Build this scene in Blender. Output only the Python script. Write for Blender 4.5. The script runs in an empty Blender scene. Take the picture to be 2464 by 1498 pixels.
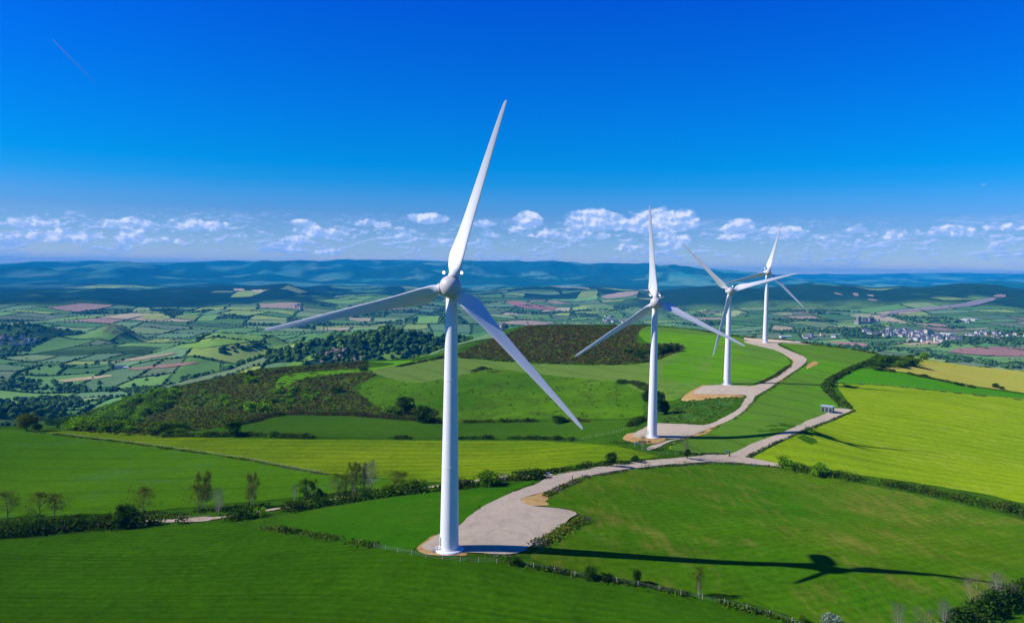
import bpy, bmesh, math, random
import numpy as np
from mathutils import Matrix, Vector, Euler
from mathutils.geometry import delaunay_2d_cdt

random.seed(7)
RNG = np.random.default_rng(11)
sc = bpy.context.scene
C = sc.collection
PI = math.pi

# ---------------------------------------------------------------- camera
PITCH, ROLL, FPX = math.radians(3.02), math.radians(0.8), 1916.0   # FPX: focal length in 2464-px picture units
CAMZ = 63.0
cd = bpy.data.cameras.new('camera')
cam = bpy.data.objects.new('camera', cd)
C.objects.link(cam)
cd.sensor_width = 36.0
cd.lens = 36.0 * FPX / 2464.0
cd.clip_start = 1.0
cd.clip_end = 120000.0
RM = Matrix.Rotation(PI/2 - PITCH, 4, 'X') @ Matrix.Rotation(ROLL, 4, 'Z')
cam.matrix_world = Matrix.Translation((0, 0, CAMZ)) @ RM
sc.camera = cam
R3 = np.array(RM.to_3x3())

# ---------------------------------------------------------------- sun, exposure
LIGHT = Vector((2.76, 0.42, -2.03)).normalized()       # the way the sunlight travels
sd = bpy.data.lights.new('sun', 'SUN')
sun = bpy.data.objects.new('sun', sd)
C.objects.link(sun)
sd.energy = 5.0
sd.angle = math.radians(0.5)
sd.color = (1.0, 0.95, 0.87)
sun.rotation_euler = LIGHT.to_track_quat('-Z', 'Y').to_euler()
sun.location = (-60, 0, 200)
sc.view_settings.view_transform = 'Standard'
sc.view_settings.look = 'None'
sc.view_settings.exposure = 0.35
sc.view_settings.gamma = 1.0
sc.cycles.volume_bounces = 0
sc.cycles.volume_step_rate = 10.0
sc.cycles.max_bounces = 4
sc.cycles.diffuse_bounces = 2
sc.cycles.transparent_max_bounces = 6
sc.cycles.use_denoising = True
sc.cycles.denoiser = 'OPENIMAGEDENOISE'
sc.cycles.denoising_input_passes = 'RGB_ALBEDO_NORMAL'
sc.cycles.denoising_prefilter = 'ACCURATE'

# ---------------------------------------------------------------- node helper
class NT:
    """small wrapper round a node tree: n('Math', op='ADD') etc."""
    def __init__(s, tree):
        s.t = tree; tree.nodes.clear()
    def node(s, typ, **kw):
        n = s.t.nodes.new(typ)
        for k, v in kw.items():
            setattr(n, k, v)
        return n
    def put(s, sock, v):
        if isinstance(v, bpy.types.NodeSocket):
            s.t.links.new(v, sock)
        elif v is not None:
            sock.default_value = v
    def m(s, op, a, b=None, c=None, clamp=False):
        n = s.node('ShaderNodeMath', operation=op, use_clamp=clamp)
        s.put(n.inputs[0], a); s.put(n.inputs[1], b)
        if c is not None: s.put(n.inputs[2], c)
        return n.outputs[0]
    def vm(s, op, a, b=None):
        n = s.node('ShaderNodeVectorMath', operation=op)
        s.put(n.inputs[0], a)
        if op == 'SCALE': s.put(n.inputs[3], b)
        else: s.put(n.inputs[1], b)
        return n.outputs['Value'] if op in ('LENGTH', 'DOT_PRODUCT', 'DISTANCE') else n.outputs[0]
    def mix(s, f, a, b, blend='MIX'):
        n = s.node('ShaderNodeMix', data_type='RGBA', blend_type=blend, clamp_factor=True)
        s.put(n.inputs[0], f); s.put(n.inputs[6], a); s.put(n.inputs[7], b)
        return n.outputs[2]
    def noise(s, vec, scale, detail=2.0, rough=0.5, dist=0.0):
        n = s.node('ShaderNodeTexNoise')
        if vec is not None: s.put(n.inputs['Vector'], vec)
        s.put(n.inputs['Scale'], scale); s.put(n.inputs['Detail'], detail)
        s.put(n.inputs['Roughness'], rough); s.put(n.inputs['Distortion'], dist)
        return n.outputs[0]
    def ramp(s, f, stops, interp='LINEAR'):
        n = s.node('ShaderNodeValToRGB'); s.put(n.inputs[0], f)
        cr = n.color_ramp; cr.interpolation = interp
        while len(cr.elements) < len(stops): cr.elements.new(0.5)
        for e, (p, c) in zip(cr.elements, stops):
            e.position = p
            e.color = (c, c, c, 1) if isinstance(c, (int, float)) else (*c, 1)
        return n.outputs[0]
    def maprange(s, v, a, b, c=0.0, d=1.0, smooth=False):
        n = s.node('ShaderNodeMapRange', clamp=True)
        if smooth: n.interpolation_type = 'SMOOTHSTEP'
        for i, x in enumerate((v, a, b, c, d)): s.put(n.inputs[i], x)
        return n.outputs[0]

def rgb(r, g, b): return (r, g, b, 1.0)
def srgb(r, g, b):
    f = lambda v: (v/255/12.92) if v/255 <= 0.04045 else ((v/255+0.055)/1.055)**2.4
    return (f(r), f(g), f(b))

# ---------------------------------------------------------------- sky
SUN_EL = math.asin(-LIGHT.z)
SUN_ROT = math.atan2(-LIGHT.x, -LIGHT.y)
w = bpy.data.worlds.new('World')
sc.world = w
w.use_nodes = True
W = NT(w.node_tree)
tc = W.node('ShaderNodeTexCoord').outputs['Generated']
sep = W.node('ShaderNodeSeparateXYZ'); W.put(sep.inputs[0], tc)
sky = W.node('ShaderNodeTexSky', sky_type='NISHITA')
sky.sun_disc = False
sky.sun_elevation = SUN_EL
sky.sun_rotation = SUN_ROT
sky.altitude = 700.0
sky.air_density = 1.0
sky.dust_density = 0.4
sky.ozone_density = 3.0
el = W.m('MULTIPLY', W.m('ARCSINE', sep.outputs[2]), 180/PI)          # degrees above the horizon
az = W.m('MULTIPLY', W.m('ARCTAN2', sep.outputs[0], sep.outputs[1]), 180/PI)
# deep polarised blue above, paler towards the horizon (multiplies the physical sky)
SKY_TINT = [(0.0,(.12,.22,.10)),(0.060,(.12,.22,.10)),(0.074,(1.15,1.05,.90)),(0.082,(1.15,1.05,.90)),(0.100,(.85,.83,.83)),(0.131,(.50,.62,.76)),(0.178,(.25,.44,.73)),(0.225,(.215,.42,.79)),(0.272,(.132,.44,.845)),(0.319,(.034,.44,.875)),
    (0.366,(.003,.44,.90)),(0.446,(.003,.415,.955)),(0.525,(.003,.388,1.0)),(0.592,(.003,.362,1.035)),(0.669,(.003,.337,1.07)),(0.744,(.003,.310,1.10)),(0.807,(.003,.282,1.16))]
tint = W.vm('SCALE', W.ramp(W.maprange(el, -2.0, 23.0), [(p_, tuple(v_/4 for v_ in c_)) for p_, c_ in SKY_TINT]), 4.0)
skyc = W.mix(1.0, sky.outputs[0], tint, 'MULTIPLY')
BG_STRENGTH = 0.118
# cumulus band low over the horizon: (azimuth, elevation of the flat base, half width, height, brightness) in degrees
def view_dir(px, py):
    v = R3 @ np.array(((px-1232)/FPX, -(py-749)/FPX, -1.0))
    return math.degrees(math.atan2(v[0], v[1])), math.degrees(math.asin(v[2]/np.linalg.norm(v)))
CLOUDS = [(70,546,44,24,.8),(125,545,20,14,.5),(310,550,60,24,.6),(228,540,16,9,.5),(480,553,70,26,.55),(360,542,30,10,.35),
 (20,588,40,24,.6),(150,580,70,24,.7),(70,585,26,16,.5),(232,575,22,16,.6),(316,582,34,32,.8),(300,604,20,20,.5),(400,584,50,14,.35),
 (735,541,34,12,.7),(770,570,70,26,.5),(715,582,26,20,.9),(790,612,36,14,.6),(700,604,26,16,.5),(575,572,18,14,.5),(890,545,50,18,.6),
 (1030,535,52,20,.95),(960,575,70,26,.4),(1060,590,30,16,.45),(1165,545,28,14,.45),(1160,592,24,16,.6),(1185,570,26,14,.45),
 (1270,548,34,36,1.),(1230,560,40,20,.4),(1300,570,60,24,.4),(1425,552,70,42,1.),(1480,550,60,34,.8),(1400,578,90,28,.4),
 (1590,556,90,48,1.),(1640,550,40,38,.95),(1620,596,44,34,.75),(1500,602,50,20,.3),(1780,552,34,22,1.),(1745,558,20,14,.5),(1760,580,60,18,.35),
 (1895,570,50,24,.65),(1860,556,26,12,.5),(2065,560,24,12,.7),(2130,575,100,24,.4),(1985,588,30,18,.4),(2290,568,64,22,.55),(2435,552,56,14,.7),
 (2400,604,50,18,.35),(2362,451,12,7,.2),(60,615,80,10,.2),(1800,620,140,10,.15),(600,620,120,10,.2),(1300,618,160,10,.2)]
def cloud_noise(v):
    """puffy field: broad shapes with finer and finer billows"""
    return W.m('ADD', W.m('MULTIPLY', W.noise(v, 30.0, 3.0, 0.55), 0.45), W.m('MULTIPLY', W.noise(v, 78.0, 6.0, 0.58), 0.55))
tcs = W.vm('MULTIPLY', tc, (1.0, 1.0, 1.45))
nA = cloud_noise(tcs)
nB = cloud_noise(W.vm('ADD', tcs, (-0.004, 0.0, 0.006)))
dens = None; high = None
for (cx, cy, rx, ry, br) in CLOUDS:
    a0, e0 = view_dir(cx, cy - ry*0.35)
    rxd, ryd = math.degrees(rx/FPX)*1.22, math.degrees(ry/FPX)*0.95
    u = W.m('MULTIPLY_ADD', az, 1/rxd, -a0/rxd)
    v = W.m('MULTIPLY_ADD', el, 1/ryd, -e0/ryd)
    r2 = W.m('MULTIPLY_ADD', u, u, W.m('MULTIPLY', v, v))
    under = W.m('MINIMUM', v, 0.0)
    r2 = W.m('MULTIPLY_ADD', under, W.m('MULTIPLY', under, 1.6), r2)
    d = W.m('MULTIPLY', W.m('SUBTRACT', 1.0, r2, clamp=True), br*0.86 if br > .7 else br)
    dens = d if dens is None else W.m('MAXIMUM', dens, d)
    h = W.m('MULTIPLY', d, W.m('MULTIPLY_ADD', v, 0.7, 0.3, clamp=True))
    high = h if high is None else W.m('MAXIMUM', high, h)
shape = W.m('MULTIPLY_ADD', W.m('SUBTRACT', nA, 0.5), 2.3, dens)
cover = W.m('MULTIPLY', W.maprange(shape, 0.10, 0.46, 0, 1, True), W.maprange(dens, 0.0, 0.25))
emboss = W.m('MULTIPLY', W.m('SUBTRACT', nA, nB), 3.6)
lit = W.maprange(W.m('ADD', emboss, high), 0.08, 0.62, 0, 1)
cloudcol = W.mix(lit, (2.2, 3.5, 6.4, 1), (6.3, 6.5, 8.0, 1))
# countless small and broken ones further off, low in the sky
lowband = W.m('MULTIPLY', W.maprange(el, 0.1, 0.9), W.maprange(el, 3.9, 2.4))
lv = W.vm('MULTIPLY', tc, (1.0, 1.0, 3.2))
nC = W.m('ADD', W.m('MULTIPLY', W.noise(lv, 17.0, 3.0, 0.6), 0.45), W.m('MULTIPLY', W.noise(lv, 80.0, 6.0, 0.66), 0.55))
nD = W.m('ADD', W.m('MULTIPLY', W.noise(W.vm('ADD', lv, (-0.003, 0, 0.006)), 17.0, 3.0, 0.6), 0.45), W.m('MULTIPLY', W.noise(W.vm('ADD', lv, (-0.003, 0, 0.006)), 80.0, 6.0, 0.66), 0.55))
bandc = W.m('MULTIPLY', W.maprange(nC, 0.48, 0.60, 0, 1, True), lowband)
litc = W.maprange(W.m('SUBTRACT', nC, nD), -0.01, 0.06, 0, 1, True)
bandcol = W.mix(litc, (2.0, 3.3, 6.2, 1), (3.6, 4.5, 7.0, 1))
veil = W.mix(W.m('MULTIPLY', lowband, 0.30), skyc, (2.1, 3.5, 6.4, 1))
band = W.mix(W.m('MULTIPLY', bandc, 0.92), veil, bandcol)
skyf = W.mix(W.m('MULTIPLY', cover, 0.80), band, cloudcol)
bg = W.node('ShaderNodeBackground'); W.put(bg.inputs[0], skyf); bg.inputs[1].default_value = BG_STRENGTH
wo = W.node('ShaderNodeOutputWorld'); W.t.links.new(bg.outputs[0], wo.inputs[0])

# ---------------------------------------------------------------- object helpers
def tag(o, label=None, cat=None, group=None, kind=None):
    if label: o['label'] = label
    if cat: o['category'] = cat
    if group: o['group'] = group
    if kind: o['kind'] = kind
    return o
def empty(name, loc, rz=0.0):
    o = bpy.data.objects.new(name, None); C.objects.link(o)
    o.location = loc; o.rotation_euler = (0, 0, rz)
    o.empty_display_size = 1.0
    return o
def link(name, me, parent=None, loc=None):
    o = bpy.data.objects.new(name, me); C.objects.link(o)
    if parent is not None: o.parent = parent
    if loc is not None: o.location = loc
    return o
def mesh_np(name, V, F, mat=None, smooth=False, mats=None, midx=None):
    """V (n,3), F (m,k) with k 3 or 4, or a list of such arrays"""
    me = bpy.data.meshes.new(name)
    Fs = [f for f in (F if isinstance(F, list) else [F]) if len(f)]
    V = np.asarray(V, dtype=np.float32)
    me.vertices.add(len(V)); me.vertices.foreach_set('co', V.ravel())
    loops = np.concatenate([np.asarray(f, dtype=np.int32).ravel() for f in Fs])
    tot = np.concatenate([np.full(len(f), np.asarray(f).shape[1], dtype=np.int32) for f in Fs])
    st = np.concatenate([[0], np.cumsum(tot)[:-1]]).astype(np.int32)
    me.loops.add(len(loops)); me.loops.foreach_set('vertex_index', loops)
    me.polygons.add(len(tot)); me.polygons.foreach_set('loop_start', st); me.polygons.foreach_set('loop_total', tot)
    for mm in (mats or ([mat] if mat else [])): me.materials.append(mm)
    if midx is not None: me.polygons.foreach_set('material_index', np.asarray(midx, dtype=np.int32))
    me.polygons.foreach_set('use_smooth', np.full(len(tot), bool(smooth)))
    me.update(calc_edges=True)
    return me
def set_col(me, cols):
    a = me.color_attributes.new('Col', 'FLOAT_COLOR', 'POINT')
    c = np.ones((len(me.vertices), 4), dtype=np.float32); c[:, :3] = cols
    a.data.foreach_set('color', c.ravel())
class MB:
    """collects boxes, tubes and discs; build() links them as one mesh object"""
    def __init__(s): s.V = []; s.F4 = []; s.F3 = []; s.n = 0; s.m4 = []; s.m3 = []
    def add(s, V, F, mi=0):
        V = np.asarray(V, float); F = np.asarray(F, int)
        s.V.append(V)
        (s.F4 if F.shape[1] == 4 else s.F3).append(F + s.n)
        (s.m4 if F.shape[1] == 4 else s.m3).append(np.full(len(F), mi))
        s.n += len(V); return s
    def box(s, c, d, rz=0.0, mi=0):
        x, y, z = np.array(d)/2.0
        P = np.array([(a*x, b*y, e*z) for e in (-1, 1) for b in (-1, 1) for a in (-1, 1)])
        cr, sr = math.cos(rz), math.sin(rz)
        Q = P.copy(); Q[:, 0] = P[:, 0]*cr - P[:, 1]*sr; Q[:, 1] = P[:, 0]*sr + P[:, 1]*cr
        return s.add(Q + np.array(c), [(0, 2, 3, 1), (4, 5, 7, 6), (0, 1, 5, 4), (2, 6, 7, 3), (0, 4, 6, 2), (1, 3, 7, 5)], mi)
    def tube(s, pts, rad, n=12, cap=True, mi=0):
        pts = [np.array(p, float) for p in pts]
        rings = []
        for i, p in enumerate(pts):
            t = pts[min(i+1, len(pts)-1)] - pts[max(i-1, 0)]
            t = t/(np.linalg.norm(t)+1e-9)
            u = np.cross(t, (0, 0, 1.0) if abs(t[2]) < 0.9 else (1.0, 0, 0)); u /= np.linalg.norm(u)
            v = np.cross(t, u)
            a = np.arange(n)*2*PI/n
            rings.append(p + rad[i]*(np.cos(a)[:, None]*u + np.sin(a)[:, None]*v))
        V = np.concatenate(rings)
        F = [(i*n+j, i*n+(j+1) % n, (i+1)*n+(j+1) % n, (i+1)*n+j) for i in range(len(pts)-1) for j in range(n)]
        s.add(V, F, mi)
        if cap:
            for ring, p, flip in ((rings[0], pts[0], 1), (rings[-1], pts[-1], 0)):
                VV = np.vstack([ring, p]); FF = [((j+1) % n, j, n) if flip else (j, (j+1) % n, n) for j in range(n)]
                s.add(VV, FF, mi)
        return s
    def mesh(s, name, mats, smooth=False):
        mats = mats if isinstance(mats, list) else [mats]
        Fs, ms = [], []
        if s.F4: Fs.append(np.concatenate(s.F4)); ms.append(np.concatenate(s.m4))
        if s.F3: Fs.append(np.concatenate(s.F3)); ms.append(np.concatenate(s.m3))
        return mesh_np(name, np.concatenate(s.V), Fs, smooth=smooth, mats=mats, midx=np.concatenate(ms))
    def build(s, name, mats, parent=None, smooth=False, loc=None):
        o = link(name, s.mesh(name, mats, smooth), parent, loc)
        return o
# ================================================================ terrain
def fade(t): return t*t*t*(t*(t*6-15)+10)
class Perlin:
    def __init__(s, seed):
        r = np.random.default_rng(seed); s.p = r.permutation(512); a = r.random(512)*2*PI
        s.g = np.stack([np.cos(a), np.sin(a)], 1)
    def __call__(s, x, y):
        xi = np.floor(x).astype(int); yi = np.floor(y).astype(int); xf = x-xi; yf = y-yi
        def g(ix, iy, dx, dy):
            h = s.p[(s.p[ix & 511] + iy) & 511]; v = s.g[h]; return v[..., 0]*dx + v[..., 1]*dy
        u, v = fade(xf), fade(yf)
        a = g(xi, yi, xf, yf)*(1-u) + g(xi+1, yi, xf-1, yf)*u
        b = g(xi, yi+1, xf, yf-1)*(1-u) + g(xi+1, yi+1, xf-1, yf-1)*u
        return (a*(1-v) + b*v)*1.5
P1, P2, P3, P4 = Perlin(1), Perlin(2), Perlin(3), Perlin(4)
def fbm(P, x, y, o=4, g=0.5):
    s = np.zeros(np.shape(x)); a = 1.0
    for i in range(o): s = s + a*P(x*2**i + 17.3*i, y*2**i - 9.1*i); a *= g
    return s

def ray(px, py):
    px = np.atleast_1d(np.asarray(px, float)); py = np.atleast_1d(np.asarray(py, float))
    d = np.stack([(px-1232)/FPX, -(py-749)/FPX, -np.ones_like(px)], 1) @ R3.T
    return d / d[:, 1:2]                     # per metre of ground depth y
def at_z(px, py, z):
    """world point on the ray through a picture point, at height z"""
    d = ray(px, py)[0]; t = (z-CAMZ)/d[2]
    return np.array((d[0]*t, d[1]*t, z))
def at_y(px, py, y):
    d = ray(px, py)[0]; return np.array((d[0]*y, y, CAMZ + d[2]*y))
def horizon(px): return 648.0 + 0.01396*(px-1232)

# surveyed points of the ridge: picture position and height
CTRL = [(1081,1325,0),(1010,1335,-.6),(1220,1345,-.8),(1380,1230,-1.0),(1250,1190,-2),(1330,1150,-4),(1400,1135,-6),(1500,1118,-9),
(1600,1106,-12),(1700,1098,-13.5),(1760,1100,-14.5),(1870,1122,-16.5),(1569,1053,-9.6),(1520,1050,-9.8),(1650,1035,-9.8),(1951,1023,-7.0),
(2010,1368,-7.8),(2310,1392,-10.7),(1880,1128,-17),(2464,1225,-21),(2464,1498,-15),(1900,1480,-8),(1500,1420,-4),(1400,1390,-3.6),(1232,1498,-4),(600,1498,-4),
(0,1498,-6),(0,1290,-10),(300,1275,-9),(540,1258,-8),(800,1300,-4),(0,1150,-16),(0,1030,-27),(300,1120,-18),(380,1045,-26),(90,1036,-27),
(600,1100,-18),(640,1240,-8),(750,1200,-9),(1000,1160,-9),(780,1130,-14),(600,1050,-22.5),(1000,1050,-20.5),(1300,1065,-18),(1300,1100,-13),
(620,1010,-27),(800,1003,-28),(1000,1010,-25),(1300,1012,-20.5),(1500,1012,-17),(1590,975,-15),(1749,926,-8),(1720,960,-10.4),(1700,940,-8.5),(1780,985,-11.5),
(1730,1020,-11.5),(1860,915,-7),(1930,870,-3),(1900,850,0),(1841,825,4.2),(1800,822,4.2),(1300,870,-14),(1120,858,-18),(1280,785,2),(1560,785,5),
(1700,800,5),(1600,870,-8),(1780,815,4.5),(920,900,-25),(900,872,-27),(1150,890,-20),(1300,905,-18),(1500,915,-13),(1600,930,-12),
(1160,900,-19),(1160,950,-22),(1300,960,-19),(860,905,-28),(660,915,-32),(750,960,-34),(600,895,-32),(600,960,-38),(450,925,-55),
(450,1000,-52),(300,962,-78),(300,1020,-66),(170,1010,-105),(2010,925,-9.5),(2040,980,-12),(2060,880,-5),(2110,862,-3.5),(1950,828,3),
(2100,850,-3),(2230,866,-12),(2464,893,-25),(2464,955,-24),(2464,1100,-24),(2200,1000,-14),(2200,1100,-18),(2000,1060,-14.5),
(2200,1250,-18),(1700,1200,-10.5),(1500,1250,-5),(1150,1270,-.6),(1180,1330,-.5),(1380,1045,-19),(1450,930,-16)]
K = np.array([at_z(*c) for c in CTRL])
EXTRA = np.array([(0,0,-8),(-200,50,-10),(200,40,-18),(-320,150,-14),(-380,320,-22),(320,100,-30),(430,300,-32),(520,480,-34),(0,100,-5),(-100,-60,-10),(120,-60,-16)], float)
K = np.vstack([K, EXTRA])
def tps_fit(P, z, lam):
    n = len(P); d = np.linalg.norm(P[:, None]-P[None], axis=2)
    A = np.zeros((n+3, n+3)); A[:n, :n] = d*d*np.log(d+1e-9); A[:n, :n] += lam*np.eye(n)
    Q = np.hstack([np.ones((n, 1)), P]); A[:n, n:] = Q; A[n:, :n] = Q.T
    return np.linalg.solve(A, np.concatenate([z, np.zeros(3)]))
KP = K[:, :2]/100.0
KW = tps_fit(KP, K[:, 2], 0.02)
def tps(x, y):
    sh = x.shape; x = x.ravel()/100; y = y.ravel()/100; out = KW[-3] + KW[-2]*x + KW[-1]*y
    for i in range(len(KP)):
        r2 = (x-KP[i, 0])**2 + (y-KP[i, 1])**2
        out = out + KW[i]*0.5*r2*np.log(r2+1e-12)
    return out.reshape(sh)
# rim of the ridge in plan
RIM = [(-420,-150),(-470,200),(-430,430)] + [tuple(at_z(*c)[:2]) for c in
    [(0,1029,-27),(90,1036,-27),(170,1012,-104),(300,960,-78),(450,923,-55),(600,893,-32),(760,882,-29),(900,868,-27),(1000,860,-22),(1110,848,-18),
     (1190,815,-8),(1240,797,-2),(1285,784,2),(1420,783,4),(1560,783,5),(1700,798,5),(1780,813,4.5),(1841,817,4.6),(1950,826,3),(2100,849,-3),(2230,865,-12),(2464,892,-25)]] + [(640,740),(720,300),(500,-150)]
RIM = np.array(RIM, float)
def rim_project(x, y):
    """signed distance outside the rim and the nearest rim point"""
    best = np.full(x.shape, 1e18); bx = np.zeros_like(x); by = np.zeros_like(y); inside = np.zeros(x.shape, bool)
    n = len(RIM)
    for i in range(n):
        ax, ay = RIM[i]; cx, cy = RIM[(i+1) % n]; ex, ey = cx-ax, cy-ay
        t = np.clip(((x-ax)*ex + (y-ay)*ey)/(ex*ex+ey*ey), 0, 1)
        qx = ax+t*ex; qy = ay+t*ey; d = (x-qx)**2 + (y-qy)**2
        m = d < best; best = np.where(m, d, best); bx = np.where(m, qx, bx); by = np.where(m, qy, by)
        cr = ((ay > y) != (cy > y)) & (x < (cx-ax)*(y-ay)/(cy-ay+1e-12)+ax)
        inside ^= cr
    return np.where(inside, 0.0, np.sqrt(best)), np.where(inside, x, bx), np.where(inside, y, by)
# distant crest lines read along the picture: (px, py)
FAR1 = [(-200,648),(0,637),(100,632),(220,628),(300,631),(450,631),(560,627),(700,633),(840,626),(980,625),(1080,629),(1230,634),(1320,632),(1450,635),(1560,639),(1650,646),(1760,650),(1850,660),(1950,672),(2100,690),(2700,700)]
FAR2 = [(-200,650),(0,645),(900,640),(1600,652),(1760,656),(1850,660),(1920,660),(2080,659),(2300,657),(2464,660),(2700,664)]
MID = [(-200,700),(0,699),(80,684),(150,690),(300,691),(450,693),(600,690),(640,684),(690,683),(750,697),(820,706),(900,700),(1000,706),(1100,702),(1200,696),(1290,692),(1380,692),(1450,692),(1500,699),(1580,702),(1650,692),(1720,687),(1790,688),(1850,691),(1950,683),(2050,686),(2100,692),(2200,690),(2300,683),(2400,685),(2464,692),(2700,700)]
def az_of(px): return np.array([math.atan2(*ray(p, horizon(p))[0][:2]) for p in px])
AZ1, AZ2, AZM = [az_of([p for p, _ in L]) for L in (FAR1, FAR2, MID)]
E1, E2, EM = [np.array([(horizon(p)-y)/FPX for p, y in L]) for L in (FAR1, FAR2, MID)]
# hills standing in the valley: px, distance, top z, half widths across / along, wood cover 0..1
HILLS = [(905,1560,-66,300,190,.8),(1060,1680,-84,210,170,.7),(720,1500,-98,190,150,.5),(560,2050,-104,240,200,.2),(800,1950,-96,190,160,.2),
 (30,3000,-140,220,160,.6),(2088,3150,-136,90,130,.8),(2040,3350,-150,260,160,.1),(1250,2400,-120,260,160,.1),(330,3900,-160,330,200,.2),
 (-40,1250,-135,150,130,.9),(2000,4200,-120,300,200,.5),(600,4300,-150,360,200,.3),(1950,3900,-140,300,160,.1),(1130,3300,-130,360,200,.1),(2300,2350,-150,260,120,.0)]
RF1, RF2, RM_ = 16000.0, 26500.0, 6400.0
def sstep(a, b, x):
    t = np.clip((x-a)/(b-a), 0, 1); return t*t*(3-2*t)
def valley(x, y):
    r = np.hypot(x, y)+1e-6; a = np.arctan2(x, y)
    lat = np.clip((a+0.1)/0.6, 0, 1)
    base = -192 + 40*sstep(0.0, 1.0, lat) + 10*fbm(P1, x/700, y/700, 3) + 15*fbm(P3, x/380, y/380, 3)*sstep(900, 1800, r) + 30*sstep(2500, 6000, r)
    base = base + sstep(5500, 9500, r)*25
    up = fbm(P2, x/1500, y/1500, 4)
    # wooded ridge at about 6 km
    zc = CAMZ + np.interp(a, AZM, EM)*RM_
    wl = sstep(-.60, -.30, -np.abs(a+.62)) + sstep(.10, .22, a)   # broad wooded flanks left and right
    wl = np.clip(wl, 0, 1)
    sh = np.exp(-((np.minimum(r-RM_, 0))/(1050.0+650*wl))**2 - ((np.maximum(r-RM_, 0))/900.0)**2)
    rm = base + (zc-base)*sh
    rm = rm + sh*(1-sh)*200*up + sh*20*fbm(P1, x/420, y/420, 3)
    # far plateaus
    z1 = CAMZ + np.interp(a, AZ1, E1)*RF1; s1 = sstep(8200, RF1, r)**0.8
    z2 = CAMZ + np.interp(a, AZ2, E2)*RF2; s2 = sstep(14000, RF2, r)
    f1 = base + (z1-base)*s1 + (1-s1)*s1*4*(110*up + 110*fbm(P3, x/2300, y/1200, 4))
    f2 = base + (z2-base)*s2 + (1-s2)*s2*4*90*up
    f1 = np.where(r > RF1, z1 - (r-RF1)*0.05, f1); f2 = np.where(r > RF2, z2 - (r-RF2)*0.04, f2)
    h = np.maximum(np.maximum(rm, f1), f2)
    for (px, D, zt, rx, ry, wd) in HILLS:
        c = ray(px, horizon(px))[0]*D; c = c/np.hypot(c[0], c[1])*D
        ca, sa = c[1]/D, c[0]/D
        dx = (x-c[0])*ca - (y-c[1])*sa; dy = (x-c[0])*sa + (y-c[1])*ca
        g = np.exp(-(dx/rx)**2-(dy/ry)**2)
        h = np.maximum(h, base + (zt-base)*g*(1+0.10*fbm(P3, x/90, y/90, 3)))
    # steep little cone
    c = ray(275, 690)[0]*2600
    g = np.clip(1-np.hypot((x-c[0])/115, (y-c[1])/120), 0, 1); h = h + 55*sstep(0, 1.0, g)
    return h
def height(x, y):
    x = np.asarray(x, float); y = np.asarray(y, float)
    d, qx, qy = rim_project(x, y)
    near = d < 900
    S = np.full(x.shape, -1e4)
    if near.any():
        s = tps(qx[near], qy[near])
        dd = d[near]
        S[near] = s - 0.36*(np.sqrt(dd*dd+30.0**2)-30.0) + 0.25*fbm(P4, x[near]/40, y[near]/40, 2)*np.clip(dd/30+0.25, 0, 8)
    F = valley(x, y)
    k = 12.0
    m = np.clip(0.5+0.5*(S-F)/k, 0, 1)
    return F*(1-m) + S*m + k*m*(1-m)
def axis(fine0, fine1, lo, hi, st, q):
    a = list(np.arange(fine0, fine1+st/2, st)); s = st; v = a[-1]
    while v < hi: s = max(st, s*(1+q)); v += s; a.append(v)
    s = st; v = a[0]; b = []
    while v > lo: s = max(st, s*(1+q)); v -= s; b.append(v)
    return np.array(b[::-1]+a)
GX = axis(-360, 420, -22000, 22000, 4.0, 0.0165)
GY = axis(60, 760, -2600, 31000, 4.0, 0.0135)
XX, YY = np.meshgrid(GX, GY)
# gentle earthwork: flat pads under the turbines come from the surveyed points themselves
ZZ = height(XX, YY)
def H(x, y):
    """height of the ground sheet itself (bilinear on its own grid)"""
    x = np.asarray(x, float); y = np.asarray(y, float)
    i = np.clip(np.searchsorted(GX, x)-1, 0, len(GX)-2); j = np.clip(np.searchsorted(GY, y)-1, 0, len(GY)-2)
    u = (x-GX[i])/(GX[i+1]-GX[i]); v = (y-GY[j])/(GY[j+1]-GY[j])
    return (ZZ[j, i]*(1-u)+ZZ[j, i+1]*u)*(1-v) + (ZZ[j+1, i]*(1-u)+ZZ[j+1, i+1]*u)*v
def cast(px, py, t0=50.0, t1=1000.0, n=500):
    """where the line of sight meets the ground (or grazes it nearest, within t0..t1)"""
    d = ray(px, py); T = np.geomspace(t0, t1, n)
    X = d[:, 0:1]*T; Y = d[:, 1:2]*T; Z = CAMZ + d[:, 2:3]*T
    cl = Z - H(X, Y)
    hit = cl <= 0; any_ = hit.any(1); k = np.where(any_, hit.argmax(1), cl.argmin(1)); k = np.maximum(k, 1)
    r = np.arange(len(d)); a, b = cl[r, k-1], cl[r, k]
    f = np.where(any_, a/(a-b+1e-9), 1.0); t = T[k-1] + (T[k]-T[k-1])*np.clip(f, 0, 1)
    x = d[:, 0]*t; y = t
    return np.stack([x, y, H(x, y)], 1)
def far(px, py): return cast(px, py, 900.0, 30000.0, 900)
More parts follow.
